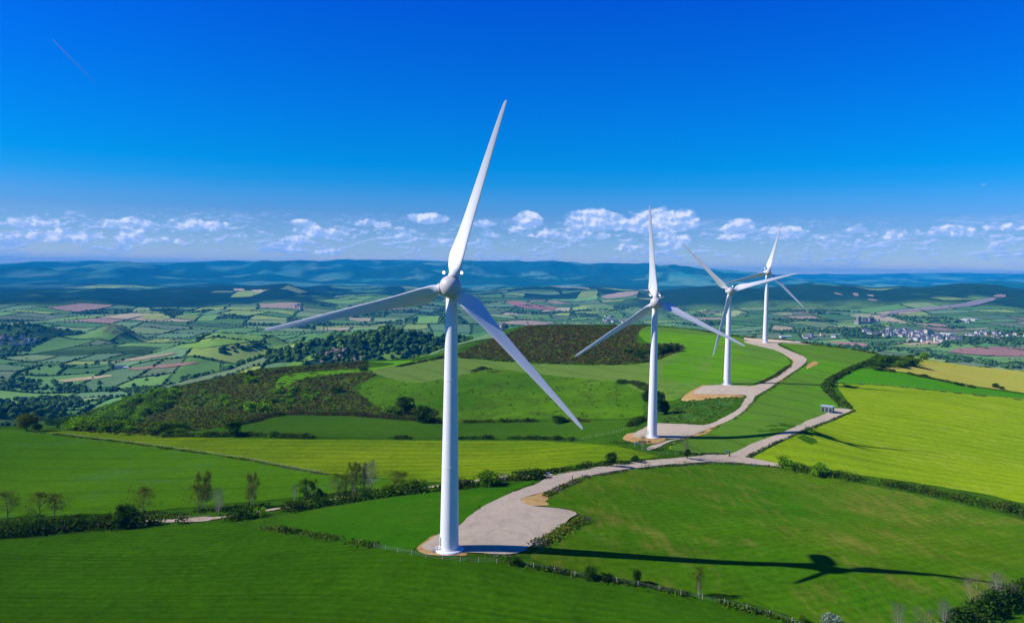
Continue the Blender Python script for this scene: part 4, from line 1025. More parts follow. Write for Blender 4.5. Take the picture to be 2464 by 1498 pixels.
M['bark'] = plain('bark', (.11,.095,.07), .95, .05, nz=.3, sc_=3); M['bark_pale'] = plain('bark_pale', (.27,.25,.22), .95, .05, nz=.25, sc_=3)
M['lichen'] = plain('bark_lichen', (.33,.30,.12), .95, .05, nz=.3, sc_=1.5)
def quads(P, size, r, flat=.0):
    """random leaf sprays: one bent quad at each point"""
    n = len(P); a = r.normal(size=(n, 3)); a /= np.linalg.norm(a, axis=1)[:, None]
    b = r.normal(size=(n, 3)); b -= (a*b).sum(1)[:, None]*a; b /= np.linalg.norm(b, axis=1)[:, None]
    s = size*r.uniform(.6, 1.4, (n, 1)); a = a*s; b = b*s*.7
    V = np.stack([P-a-b*.5, P+a*.2-b, P+a+b*.4, P-a*.3+b], 1).reshape(-1, 3)
    return V, np.arange(4*n).reshape(-1, 4)
def crown_mesh(name, mat, R, Hh, z0, clumps, per, leaf, seed, squash=.8, spread=.22, top=1.0):
    """clumps of leaves over an uneven volume: radius R, height Hh from z0"""
    r = np.random.default_rng(seed); Ps, Ks = [], []
    for k in range(clumps):
        u = r.normal(size=3); u /= np.linalg.norm(u); rad = r.uniform(.35, 1.0)**.6
        lob = 1 + .25*math.sin(3*math.atan2(u[1], u[0])+seed) + .15*math.sin(5*u[2]+seed*2)
        c = np.array((u[0]*R*rad*lob, u[1]*R*rad*lob, z0 + Hh*(.5+.5*u[2]*rad*top)))
        m = int(per*r.uniform(.5, 1.4)); p = c + r.normal(size=(m, 3))*R*spread*np.array((1, 1, squash*.8))
        Ps.append(p); Ks.append(np.full(m, r.uniform(.62, 1.35)))
    P = np.concatenate(Ps); P[:, 2] = np.maximum(P[:, 2], z0*.3+.05); Kc = np.concatenate(Ks)
    V, F = quads(P, leaf, r); me = mesh_np(name, V, F, mat); set_col(me, np.repeat(Kc, 4)[:, None]*np.ones(3)); return me
def branch_mesh(name, mats, height, seed, depth=4, spread=.55, trunk=.16, stems=1, gnarl=.18, kids=3):
    """a leader running to the top with limbs leaving it all the way up, each limb branching on"""
    r = np.random.default_rng(seed); mb = MB(); tips = []
    def grow(p, d, L_, rad, k):
        pts = [p]; rads = [rad]; q = p.copy(); dd = d.copy()
        for i in range(3):
            dd = dd + r.normal(size=3)*gnarl; dd[2] += .10; dd /= np.linalg.norm(dd); q = q + dd*L_/3; pts.append(q.copy()); rads.append(rad*(1-.2*(i+1)))
        mb.tube(pts, rads, 5 if k > 1 else 3, cap=False)
        tips.append(q)
        if k == 0: return
        for j in range(kids):
            nd = dd + r.normal(size=3)*spread; nd /= np.linalg.norm(nd)
            grow(pts[r.integers(1, 4)], nd, L_*r.uniform(.50, .78), rads[-1]*.6, k-1)
    for s in range(stems):
        q = np.array((.25*math.cos(s*2.4), .25*math.sin(s*2.4), -.3)) if stems > 1 else np.array((0., 0., -.3))
        d = np.array((r.normal()*.06+(.22*math.cos(s*2.4) if stems > 1 else 0), r.normal()*.06+(.22*math.sin(s*2.4) if stems > 1 else 0), 1.0))
        n = 8; pts = [q.copy()]; rads = [trunk]
        for i in range(n):
            d = d + np.array((r.normal()*gnarl*.5, r.normal()*gnarl*.5, .05)); d /= np.linalg.norm(d); q = q + d*height/n; pts.append(q.copy()); rads.append(trunk*(1-.85*((i+1)/n)**.9))
        mb.tube(pts, rads, 7, cap=False); tips.append(q)
        for i in range(2, n+1):
            f = i/n; m = 2 if stems > 1 else 3
            for j in range(m):
                a_ = r.random()*6.28; up_ = r.uniform(.15, .95); nd = np.array((math.cos(a_), math.sin(a_), up_)); nd /= np.linalg.norm(nd)
                grow(pts[i], nd, height*(.38 if spread > .4 else .18)*math.sin(PI*min(.93, f*.86+.10))*r.uniform(.7, 1.15), rads[i]*.55, depth-2)
    me = mb.mesh(name, mats); return me, np.array(tips), np.concatenate(mb.V)[:, 2].max()
def tip_leaves(name, mat, tips, per, leaf, seed, sp=.35):
    r = np.random.default_rng(seed); P = np.repeat(tips, per, 0) + r.normal(size=(len(tips)*per, 3))*sp
    V, F = quads(P, leaf, r); me = mesh_np(name, V, F, mat); k = np.repeat(np.repeat(r.uniform(.7, 1.3, len(tips)), per), 4); set_col(me, k[:, None]*np.ones(3)); return me
PROTO = {}
def proto(key, parts, h): PROTO[key] = (parts, h)          # parts: (name, mesh)
for k in range(3):      # full dark trees
    tm, _, hh = branch_mesh('trunk', M['bark'], 6, 40+k, 2, .5, .28)
    proto('round%d' % k, [('trunk', tm), ('crown', crown_mesh('crown', L['dark'], 3.6, 7.6, 1.2, 46, 62, .34, 50+k))], 9.6)
for k in range(3):      # bushes
    proto('bush%d' % k, [('crown', crown_mesh('crown', L[('mid', 'bright', 'dark')[k]], 2.4, 3.6, .1, 26, 52, .26, 60+k, spread=.26))], 4.1)
for k in range(3):      # lightly leafed spring trees
    tm, tips, hh = branch_mesh('trunk', M['bark'], 10, 71+k*3, 4, .52, .19)
    proto('spring%d' % k, [('trunk', tm), ('crown', tip_leaves('crown', L['olive'], tips, 5, .17, 80+k, .38))], hh)
for k in range(2):      # bare grey trees
    tm, tips, hh = branch_mesh('trunk', M['bark_pale'] if k == 0 else M['lichen'], 9, 91+k*4, 4, .55, .17, stems=3)
    proto('bare%d' % k, [('trunk', tm), ('crown', tip_leaves('crown', L['grey'], tips, 2, .12, 90+k, .3))], hh)
tm, tips, hh = branch_mesh('trunk', M['bark'], 8, 120, 3, .45, .3, stems=2)
proto('ivy', [('trunk', tm), ('crown', tip_leaves('crown', L['dark'], tips, 12, .22, 121, .4)), ('ivy', crown_mesh('ivy', L['dark'], .7, 3.6, .3, 16, 40, .2, 122))], hh)
tm, tips, hh = branch_mesh('trunk', M['bark'], 9, 131, 4, .62, .26)
proto('bareivy', [('trunk', tm), ('crown', tip_leaves('crown', L['olive'], tips, 1, .12, 132, .25)), ('ivy', crown_mesh('ivy', L['dark'], 1.1, 3.0, 1.2, 14, 60, .2, 133))], hh)
tm, tips, hh = branch_mesh('trunk', M['bark_pale'], 9, 141, 4, .3, .15, stems=3, gnarl=.1)
proto('poplar', [('trunk', tm), ('crown', tip_leaves('crown', L['olive'], tips, 4, .15, 142, .35))], hh)
proto('blossom', [('crown', crown_mesh('crown', L['blossom'], 1.9, 3.2, .1, 24, 60, .2, 150))], 3.6)
for k in range(2): proto('olive%d' % k, [('trunk', PROTO['round%d' % k][0][0][1]), ('crown', crown_mesh('crown', L['olive'], 3.9, 6.5, 2.2, 44, 55, .32, 160+k))], 9.6)
rt = np.random.default_rng(77)
def plant(key, px, py, hpx, label, cat='tree', group=None, name=None, wide=1.0, far_=False, hm=None):
    parts, h0 = PROTO[key]; q = (far if far_ else cast)([px], [py])[0]; D = q[1]
    s = (hm if hm else hpx/FPX*D)/h0; nm = name or ('bush' if 'bush' in key else 'tree')
    single = len(parts) == 1
    rz = rt.random()*6.28; sw = s*wide*rt.uniform(.95, 1.08)*(1.3 if key.startswith('spring') else 1.0)
    if single: o = link(nm, parts[0][1]); o.location = (q[0], q[1], q[2]-.15); o.rotation_euler.z = rz
    else:
        o = empty(nm, (q[0], q[1], q[2]-.1), rz)
        for pn, me in parts: link(pn, me, o)
    o.scale = (sw, sw, s); tag(o, label, cat, group); return o
TREES = [
 ('spring0',18,1246,70,'sparse olive tree standing at the very left edge behind the hedge lane',1), ('spring1',95,1252,76,'bigger of the two thin spring trees left of the dark bushes, in a close pair',1.1),
 ('spring2',128,1247,60,'smaller right-hand tree of the close pair near the left edge',1), ('spring1',345,1243,82,'lone spring tree with a round open crown right of the dark bushy tree',1),
 ('round2',300,1268,62,'dark bushy tree half sunk in the lower left hedge, throwing a long shadow',.85),
 ('spring0',478,1232,72,'left of three thin trees by the sandy spot in the lane',.85), ('poplar',492,1226,92,'tallest of the three thin trees by the sandy spot',.8),
 ('bare0',526,1238,74,'greyish right-hand tree of the three by the sandy spot',.75), ('poplar',606,1222,84,'tall slim tree alone between the sandy spot and the dark hedge',.7),
 ('bare0',709,1204,46,'small grey bare sapling just left of the dark ivy tree',.6), ('ivy',742,1210,60,'dark two-stemmed ivy tree on the hedge left of the big tower',1), ('round1',770,1210,40,'small dark tree leaning at the right of the ivy tree',.5),
 ('spring2',806,1196,58,'first thin tree right of the dark ivy tree, with a slanting stem',.9), ('spring0',832,1193,56,'second thin tree right of the dark ivy tree',.8), ('poplar',850,1186,74,'slim tree left in the tall group above the hedge',.7),
 ('poplar',873,1184,70,'slim tree in the middle of the tall group above the hedge',.7), ('bare0',893,1184,90,'tallest greyish tree of the group above the hedge, crown like a fan',.85),
 ('spring1',950,1180,54,'low spreading spring tree between the tall group and the big tower',1.1), ('spring2',973,1178,46,'short tree nearest to the big tower on its left, above the hedge',1),
 ('bush0',1168,1170,42,'pale green bush right of the big tower on the hedge',.9), ('bare0',1208,1165,34,'grey leafless shrub on the hedge right of the big tower',1.3),
 ('round0',1471,1122,38,'dark round tree left beside the pale track, left of the second turbine',.85), ('round2',1528,1112,20,'small dark bush beside the pale track, right of the dark round tree',1),
 ('bareivy',1654,1104,62,'bare spreading tree with a dark ivy heart at the track junction',1.1), ('bare0',1545,1082,42,'thin bare sapling in front of the second turbine pad',.6),
 ('round0',974,996,46,'left of the two round dark trees on the slope left of the big tower',1.15), ('round1',1021,1017,46,'right and lower of the two round dark trees beside the big tower',1.15), ('round2',563,1050,42,'single round dark tree on the hedge under the heath slope',1),
 ('olive0',66,1036,46,'olive-brown tree on the skyline of the left wheat field',1.1), ('olive1',90,1037,20,'low olive shrub joined to the right of the skyline tree',1.2),
 ('round0',1585,998,62,'tall dark tree just right of the second turbine tower',.6), ('round1',1598,996,36,'lower dark tree at the right end of the clump by the second turbine',.85), ('round2',1557,968,38,'dark tree peeping out left of the second turbine tower',.7),
 ('round0',1588,852,20,'left dark pine of the group at the edge of the brown heath',1), ('round1',1602,850,24,'second dark pine of the group at the edge of the brown heath',.9), ('round2',1614,848,22,'third dark pine of the group at the edge of the brown heath',.9), ('round0',1630,846,20,'right-hand pine of the group, throwing a shadow onto the green crop',.8),
 ('round1',600,914,26,'lone dark round tree on the ridge line of the heath slope',.8), ('bush1',600,922,20,'bright green bush right below the lone ridge tree',1), ('bush2',872,892,14,'dark bush at the tip of the lime green field',1),
 ('bush2',1343,1017,20,'dark scrubby bush on the field line left of the blade tip',1.1), ('bush1',1888,1126,30,'bright green bush where the track meets the right hedge',1), ('bush1',1968,1142,32,'second bright bush along the right hedge',1),
 ('bush2',1424,1392,32,'larger dark bush on the front fence right of the shadow start',.8), ('bush2',1459,1394,20,'small dark bush just right of the larger one on the front fence',1), ('round2',1533,1402,40,'dark little tree on the front fence below the long shadow',.6),
 ('poplar',1681,1432,70,'pale bare multi-stemmed tree on the front fence below the long shadow',.7), ('bush2',1234,1356,22,'dark low bush below the gravel pad',1.2), ('bush0',1322,1372,16,'small green bush left on the front fence',.7),
 ('bare1',2342,1462,86,'bare tree with yellow lichen trunk near the lower right corner',.8), ('bare0',2395,1450,86,'grey bare tree right of the lichen tree in the lower right',.9), ('bare0',2438,1446,52,'small grey bare tree beside the dark hedge at the lower right',.7),
 ('bare0',2163,1512,74,'grey bare tree at the bottom edge right of the blossom shrub',.8), ('bare1',2222,1516,66,'yellowish bare tree at the bottom edge between two grey ones',.9), ('bare0',2272,1505,72,'bare grey-topped tree at the bottom edge, right of the yellowish one',.9),
 ('blossom',2002,1506,36,'pale blossoming shrub at the bottom edge',1), ('bush0',1930,1500,26,'thin green bush at the bottom edge left of the blossom shrub',.6),
 ('bush0',2192,880,24,'largest rounded bush of the thicket by the golden field',1.3), ('bush1',2226,863,20,'bright tree at the skyline end of the golden field',1), ('bush2',2394,932,12,'small dark bush on the lower edge of the golden field',.8),
 ('bush2',2410,936,8,'tiny dark bush right of the small one under the golden field',1), ('bush2',812,945,18,'dark blue-green bush alone on the heath slope',1.2), ('bush1',612,992,28,'bright green bush at the foot of the heath slope',1.5),
 ('blossom',285,1036,14,'white blossoming bush at the foot of the heath slope',1.2), ('blossom',152,1030,12,'pale blossoming bush at the left foot of the heath slope',1.2), ('bush0',945,1000,26,'grey-green bush left of the round dark trees',1.2),
]
for key, px, py, hp_, lab, wd in TREES: plant(key, px, py, hp_, lab, 'bush' if 'bush' in key or key == 'blossom' else 'tree', name='bush' if 'bush' in key or key == 'blossom' else 'tree', wide=wd)
# thickets on the heath slope
def scatter(poly, n, keys, hr, label, group, wide=1.15, seed=1):
    r = np.random.default_rng(seed); pl = np.array(poly, float); lo, hi = pl.min(0), pl.max(0); k = 0
    while k < n:
        p = r.uniform(lo, hi)
        if in_poly(p[None], pl)[0]:
            plant(keys[r.integers(len(keys))], p[0], p[1], 0, label, 'bush', group, name='bush', wide=wide, hm=r.uniform(*hr)); k += 1
scatter([(170,1016),(250,985),(330,958),(395,940),(420,938),(432,955),(400,985),(350,1003),(330,1030),(290,1045),(180,1034)], 118, ['bush1','bush0','bush1','bush2'], (4.0, 8.0), 'bright spring bush in the thicket at the left end of the heath slope', 'bushes of the thicket on the heath slope', 1.3, 5)
scatter([(110,1022),(180,1008),(200,1030),(130,1036)], 9, ['bush2'], (4, 6.5), 'dark bush between the skyline tree and the bright thicket', 'dark bushes left of the thicket', 1.4, 6)
scatter([(345,1035),(400,1020),(450,1030),(440,1048),(370,1048)], 14, ['bush0','bush2'], (2.5, 4.5), 'low green bush at the foot of the heath just above the yellow field', 'bushes at the foot of the heath', 1.3, 7)
scatter([(640,950),(700,928),(770,945),(850,960),(760,975),(660,970)], 26, ['bush1','bush0'], (2.5, 4.5), 'small bright bush scattered on the brown part of the heath slope', 'scattered bushes on the heath slope', 1.1, 8)
scatter([(430,935),(520,915),(560,960),(620,985),(480,990)], 22, ['bush0','bush1'], (2.0, 4.2), 'small green bush on the open heath right of the thicket', 'small bushes on the open heath', 1.1, 9)
scatter([(1495,845),(1560,848),(1590,842),(1600,858),(1530,868)], 16, ['bush2'], (2.0, 4.0), 'low dark bush on the brown heath left of the pines', 'dark bushes left of the pines', 1.4, 10)
scatter([(2085,880),(2120,866),(2190,862),(2225,864),(2180,882),(2110,892)], 34, ['bush2','bush0'], (3.0, 5.5), 'dark green bush of the thicket where the curved hedge meets the golden field', 'thicket by the golden field', 1.3, 11)
# ---- hedges and weedy margins: each one is a thing of its own
def world_line(pix, step=1.0):
    p = []
    for a, b in zip(pix[:-1], pix[1:]):
        a, b = np.array(a, float), np.array(b, float); k = max(1, int(np.hypot(*(b-a))/12)); p += [a+(b-a)*i/k for i in range(k)]
    p.append(np.array(pix[-1], float)); w_ = cast(*np.array(p).T)[:, :2]; out = []
    for a, b in zip(w_[:-1], w_[1:]):
        k = max(1, int(np.hypot(*(b-a))/step)); out += [a+(b-a)*i/k for i in range(k)]
    return np.array(out+[w_[-1]])
def hedge(pix, h, wd, mats, label, dens=1.0, gap=0.0, leaf=.3, seed=0, name='hedge', cat='hedge'):
    r = np.random.default_rng(500+seed+int(pix[0][0])); line = world_line(pix, 1.0); D = line[:, 1].mean(); leaf = max(leaf, D*.0009)
    o = None; Ps = {m: [] for m in mats}; Ks = {m: [] for m in mats}
    for i, c in enumerate(line):
        lump = 1+.55*float(P1(c[0]/7+seed, c[1]/7)) + .3*float(P3(c[0]/2.5, c[1]/2.5+seed))
        if gap and float(P2(c[0]/9, c[1]/9+seed))+.5 < gap: continue
        hh = h*max(.3, lump); n = int(dens*26*(hh**.8)*max(wd, 1)**.7*min(1.0, (.34/leaf)**1.3))+1
        m = mats[int(r.integers(len(mats)))] if r.random() < .35 else mats[int(float(P4(c[0]/11, c[1]/11)+.5)*len(mats)) % len(mats)]
        z = H(c[0], c[1]); off = r.normal(size=(n, 2))*wd*.36
        zz_ = r.random(n)**.8*hh*np.exp(-(np.hypot(off[:, 0], off[:, 1])/wd/.9)**2)
        Ps[m].append(np.column_stack([c[0]+off[:, 0], c[1]+off[:, 1], z+zz_])); Ks[m].append(np.full(n, r.uniform(.6, 1.35)))
    Vs, Fs, Kc, mi, n0 = [], [], [], [], 0
    for k, m in enumerate(mats):
        if not Ps[m]: continue
        P = np.concatenate(Ps[m]); V, F = quads(P, leaf, r); Vs.append(V); Fs.append(F+n0); n0 += len(V); Kc.append(np.repeat(np.concatenate(Ks[m]), 4)); mi.append(np.full(len(F), k))
    me = mesh_np(name, np.concatenate(Vs), np.concatenate(Fs), mats=[L[m] for m in mats], midx=np.concatenate(mi)); set_col(me, np.concatenate(Kc)[:, None]*np.ones(3))
    return tag(link(name, me), label, cat)
HEDGES = [
 ([(320,1266),(380,1262),(440,1258)], 1.6, 2.5, ['hedge','mid'], 'low hedge joining the tall dark hedge to the sandy spot in the lane', .9, .1),
 ([(-90,1300),(-20,1292),(60,1287),(140,1277),(230,1270),(330,1266)], 3.6, 4.5, ['hedge','dark'], 'tall dark hedge below the lane at the lower left', 1.0, .0),
 ([(-60,1262),(60,1256),(180,1252),(300,1247),(430,1246)], 1.3, 4, ['hedge','mid','olive'], 'low olive hedge above the lane at the lower left', .8, .3),
 ([(560,1250),(620,1242),(720,1226),(790,1214),(860,1203),(960,1189),(1060,1179),(1160,1168),(1240,1156),(1300,1149)], 3.0, 4.0, ['hedge','dark','mid'], 'long dark hedge running behind the big tower along the lane', 1.0, .12),
 ([(600,1224),(640,1220),(720,1206),(800,1194),(880,1180)], 1.4, 3.0, ['hedge','dark'], 'second row of the hedge left of the big tower, above the lane', .9, .3),
 ([(1400,1124),(1470,1119),(1540,1111)], 1.5, 3.0, ['hedge','dark'], 'short dark hedge on the north side of the pale track', .9, .2),
 ([(1060,1180),(1180,1162),(1280,1146),(1340,1134),(1420,1120)], 1.6, 2.5, ['hedge','mid'], 'hedge between the flowering field and the big gravel pad', .8, .2),
 ([(640,1273),(720,1283),(800,1297),(900,1315)], 1.0, 3.0, ['hedge','tall','mid'], 'low scrubby margin between the two meadows left of the big tower', .7, .15),
 ([(1222,1354),(1300,1368),(1400,1388),(1480,1400),(1560,1412),(1640,1430),(1760,1458),(1900,1495),(1960,1520)], .8, 2.2, ['hedge','tall','mid'], 'scrubby fence margin running down to the bottom edge below the long shadow', .8, .25),
 ([(1890,1124),(1960,1137),(2050,1152),(2150,1169),(2250,1189),(2350,1211),(2464,1236),(2600,1268)], 2.5, 5.5, ['mid','hedge','dark','olive'], 'broad hedge between the yellow-green field and the olive meadow', .9, .08),
 ([(2620,1372),(2540,1398),(2464,1426),(2400,1452),(2340,1484),(2300,1510)], 3.2, 4.5, ['dark','hedge'], 'dark hedge cutting the lower right corner', 1.0, .0),
 ([(2135,868),(2110,868),(2080,876),(2050,887),(2025,900),(1998,915),(1987,930),(1996,946),(2016,962),(2036,980)], 2.2, 3.6, ['hedge','dark','mid'], 'curved dark hedge around the end of the yellow-green field', .8, .0),
 ([(2108,890),(2150,894),(2200,903),(2250,913),(2300,925),(2340,932)], 1.8, 2.5, ['hedge','olive'], 'gappy hedge between the golden field and the bright green strip', .9, .35),
 ([(2010,921),(2150,929),(2300,946),(2464,963),(2560,972)], .5, 1.2, ['hedge','tall'], 'thin weedy line along the top of the yellow-green field', .6, .5),
 ([(386,1052),(450,1050),(520,1050),(620,1048),(700,1052),(760,1055)], 2.2, 4.0, ['hedge','mid','dark'], 'hedge along the top of the flowering field, left half', .9, .12),
 ([(950,1055),(1060,1056),(1200,1055),(1300,1056),(1390,1060)], 1.6, 3.0, ['hedge','dark'], 'hedge along the top of the flowering field, right half', .9, .3),
 ([(560,1024),(600,1016),(640,1004),(700,997),(850,999),(1010,1012),(1060,1018)], 2.0, 5.0, ['brown','hedge'], 'brown scrub belt at the foot of the heath slope', 1.0, .0),
 ([(1065,1018),(1200,1015),(1300,1013),(1420,1014),(1550,1008)], 1.6, 3.0, ['hedge','olive'], 'broken hedge between the hill pasture and the meadow below', .8, .42),
 ([(1545,1008),(1530,1018),(1520,1026)], 2.0, 4.0, ['hedge','dark'], 'clump of scrub left of the second turbine pad', 1.0, .1),
 ([(1290,1312),(1320,1296),(1360,1272),(1405,1248)], .9, 3.2, ['grey','olive','tall'], 'band of grey weeds on the bank of the big gravel pad', 1.2, .0),
 ([(1312,1194),(1340,1178),(1372,1164),(1410,1148)], .8, 2.2, ['grey','olive','tall'], 'weedy bank between the pad and the meadow above it', 1.1, .1),
 ([(62,1037),(200,1054),(300,1065),(380,1077),(480,1090),(600,1108)], .7, 2.0, ['hedge','olive','tall'], 'rough margin between the left wheat field and the flowering field', .7, .15),
 ([(600,1108),(700,1128),(790,1143)], .5, 1.6, ['grey','tall'], 'pale weedy margin at the right end of the left wheat field', .7, .1),
 ([(1492,922),(1520,920),(1545,928),(1556,938)], 2.2, 5.0, ['dark','olive'], 'small dark copse on the pasture edge left of the second turbine', 1.0, .0),
 ([(1140,894),(1160,889),(1178,888)], 2.0, 4.0, ['olive','hedge'], 'isolated scrub patch on top of the hill pasture', 1.0, .0),
 ([(1180,896),(1200,894)], 1.0, 3.0, ['olive'], 'smaller scrub patch just right of the isolated one', 1.0, .0),
 ([(640,900),(700,892),(760,886),(830,880),(880,872)], 1.6, 4.0, ['brown','hedge'], 'brown scrub along the ridge line left of the grey-green crop', .8, .2),
 ([(960,882),(1010,872),(1060,862),(1110,852)], 1.6, 3.5, ['hedge','brown'], 'dark skyline hedge above the grey-green crop', .9, .1),
 ([(1120,858),(1200,867),(1300,873),(1400,876),(1500,877),(1570,868)], 1.2, 5.0, ['hedge','mid'], 'dark green scrub along the lower edge of the brown heath', .9, .1),
 ([(1790,805),(1880,816),(1960,830),(2040,839),(2110,852)], 1.0, 3.0, ['hedge','olive'], 'thin dark skyline hedge behind the farthest turbine', .8, .2),
 ([(1300,785),(1400,783),(1500,783),(1560,784),(1650,790),(1760,808)], .8, 3.0, ['hedge','tall'], 'thin scrub on the skyline of the hill', .6, .25),
 ([(1440,1144),(1500,1134),(1600,1122),(1700,1115),(1800,1116),(1870,1124)], .5, 1.4, ['hedge','grey','tall'], 'weedy verge along the lower side of the pale track', .7, .15),
 ([(1832,922),(1846,914),(1862,907),(1886,890),(1900,880)], .7, 2.5, ['hedge','brown'], 'dark eroded bank beside the track below the hilltop', 1.0, .0),
 ([(1560,1064),(1500,1066),(1440,1064)], .8, 2.5, ['hedge','tall'], 'grassy bank in front of the second turbine', .6, .2),
 ([(340,1236),(480,1230),(580,1222)], .8, 2.5, ['hedge','tall'], 'weedy strip along the lane below the left wheat field', .7, .3),
 ([(1420,1128),(1360,1138),(1330,1145)], .5, 1.5, ['tall'], 'tufted verge at the mouth of the pad track', .8, .0),
 ([(1640,1090),(1680,1092),(1740,1092)], .6, 1.6, ['tall','hedge'], 'tufted verge at the track junction', .8, .0),
 ([(1800,1098),(1860,1068),(1950,1030),(2012,1006),(2056,988)], .6, 1.4, ['tall','hedge'], 'grassy verge between the side track and the yellow-green field', .8, .1),
]
for k, (pix, h, wd, ms, lab, dn, gp) in enumerate(HEDGES): hedge(pix, h, wd, ms, lab, dn, gp, seed=k)
def tufts(name, poly, n, mats, hr, seed, avoid=None):
    r = np.random.default_rng(seed); pl = outline(poly, 0, step=10, ragged=0); lo, hi = pl.min(0), pl.max(0); p = r.uniform(lo, hi, (n*3, 2)); p = p[in_poly(p, pl)][:n]
    if avoid: p = p[~in_poly(p, outline(avoid, 1, step=6, ragged=0))]
    D = p[:, 1].mean(); leaf = max(.3, D*.0011); P = np.repeat(p, 7, 0)+r.normal(size=(len(p)*7, 2))*.55
    z = H(P[:, 0], P[:, 1]) + r.uniform(.05, 1, len(P))*np.repeat(r.uniform(*hr, len(p)), 7); V, F = quads(np.column_stack([P, z]), leaf, r)
    me = mesh_np(name, V, F, mats=[L[m] for m in mats], midx=np.repeat(r.integers(0, len(mats), len(p)), 7)); set_col(me, np.repeat(np.repeat(r.uniform(.55, 1.4, len(p)), 7), 4)[:, None]*np.ones(3))
    return tag(link(name, me), kind='stuff')
tufts('heath_scrub', FIELDS[0][3], 7000, ['brown','hedge','olive','mid','olive','brown'], (.4, 1.2), 31, FIELDS[1][3])
tufts('heath_scrub', FIELDS[5][3], 5500, ['brown','olive','brown','mid','brown'], (.25, .7), 32)
tufts('rough_grass', FIELDS[2][3], 220, ['mid','tall','olive'], (.2, .5), 33)
tufts('rough_grass', FIELDS[6][3], 260, ['mid','tall'], (.2, .6), 34)

for k, pix in enumerate([[(1040,1300),(1070,1278),(1100,1268),(1135,1236),(1175,1209),(1225,1185),(1290,1163)], [(1240,1338),(1190,1340),(1150,1334)], [(1500,1127),(1600,1115),(1700,1108),(1760,1109)],
    [(1560,1023),(1640,1017),(1700,1021),(1745,1000),(1778,982),(1790,960)], [(1580,1082),(1640,1060),(1710,1034),(1765,1012),(1805,978),(1820,955)], [(1850,940),(1882,915),(1922,890),(1943,872)]]):
    hedge(pix, .35, 1.6, ['tall','mid','grey'], ['tufty grass along the upper edge of the big gravel pad', 'tufts on the lower rim of the big gravel pad', 'tufts between the pale track and the olive meadow fence', 'tufts above the second turbine pad', 'tufts on the lower side of the climbing track', 'tufts beside the bend of the climbing track'][k], .45, .45, .25, 900+k, 'grass_verge', 'grass verge')['kind'] = 'stuff'
# ================================================================ fences, signs, cabin
M['post'] = plain('fence_post', (.36,.32,.27), .9, .1, nz=.25); M['postw'] = plain('pale_post', (.36,.35,.32), .9, .1); M['wire'] = plain('wire', (.30,.30,.30), .5, .4, .6)
M['signw'] = plain('sign_white', (.78,.80,.82), .5, .3, nz=.03); M['signb'] = plain('sign_blue', (.12,.30,.55), .5, .3, nz=.05); M['yellowp'] = plain('marker_yellow', (.75,.60,.05), .5, .3, nz=.05)
POST = MB().tube([(0,0,-.3),(0,0,1.25)], [.065,.055], 8).mesh('post', M['post']); POSTW = MB().tube([(0,0,-.3),(0,0,1.3)], [.08,.07], 8).mesh('post', M['postw'])
def fence(pix, sp, label, pm=POST):
    line = world_line(pix, .5); f = empty('fence', (line[0][0], line[0][1], float(H(*line[0])))); tag(f, label, 'fence'); base = np.array(f.location)
    d = np.concatenate([[0], np.cumsum(np.hypot(*np.diff(line, axis=0).T))]); n = min(100, int(d[-1]/sp)+1); t = np.arange(n)*sp
    x = np.interp(t, d, line[:, 0]); y = np.interp(t, d, line[:, 1]); z = H(x, y); w_ = MB()
    for k in range(n):
        o = link('post', pm, f); o.location = (x[k]-base[0], y[k]-base[1], z[k]-base[2]); o.rotation_euler = (rt.normal()*.04, rt.normal()*.04, 0)
    for hh in (.45, .8, 1.12): w_.tube([(x[k]-base[0], y[k]-base[1], z[k]-base[2]+hh) for k in range(n)], [.012]*n, 3, cap=False)
    w_.build('wire', M['wire'], f); return f
fence([(900,1318),(960,1330),(1020,1341),(1100,1352),(1220,1357)], 4.0, 'wire fence on thin posts just below the big tower')
fence([(1235,1357),(1300,1370),(1400,1390),(1500,1404),(1650,1434),(1780,1462),(1890,1492),(1960,1522)], 4.5, 'wire fence on pale posts running to the bottom edge below the long shadow', POSTW)
fence([(1404,1152),(1470,1139),(1600,1123),(1700,1115),(1850,1122)], 5.0, 'wire fence on dark posts along the lower side of the pale track')
fence([(2012,919),(2150,928),(2300,945),(2464,962),(2540,970)], 6.0, 'wire fence on pale posts along the top of the yellow-green field', POSTW)
fence([(1366,1062),(1420,1054),(1480,1042),(1510,1032)], 3.5, 'wire fence on posts in the meadow left of the second turbine pad')
fence([(1586,1094),(1640,1093),(1700,1093),(1742,1093)], 4.0, 'short wire fence in front of the bare ivy tree')
fence([(1802,1101),(1860,1071),(1950,1032),(2012,1009)], 5.0, 'wire fence between the side track and the yellow-green field')
fence([(1655,1050),(1690,1036),(1712,1026)], 3.5, 'short wire fence on the bare bank right of the second turbine')
fence([(150,1046),(300,1064),(450,1084),(600,1107),(780,1141)], 5.0, 'wire fence between the left wheat field and the flowering field', POSTW)
fence([(430,1250),(470,1250),(520,1246)], 3.0, 'short wire fence beside the sandy spot in the lane')
def at_ground(px, py): q = cast([px], [py])[0]; return q
def board(nm, px, py, size, zc, mat, label, cat='sign', post=True, rz=.2):
    q = at_ground(px, py); o = empty(nm, tuple(q), rz); tag(o, label, cat)
    pb = MB().tube([(-size[0]*.3,.05,-.3),(-size[0]*.3,.05,zc)], [.05,.05], 6).tube([(size[0]*.3,.05,-.3),(size[0]*.3,.05,zc)], [.05,.05], 6); pb.build('post', M['steel'], o)
    MB().box((0,-.03,zc), (size[0], .06, size[1])).build('board', mat, o); return o
b1 = board('sign', 1318, 1149, (1.1, .95), 1.35, M['signw'], 'white square sign at the mouth of the big gravel pad')
b2 = board('sign', 1562-31, 1075, (1.5, 1.0), 1.5, M['signw'], 'white and blue information board in front of the second turbine pad')
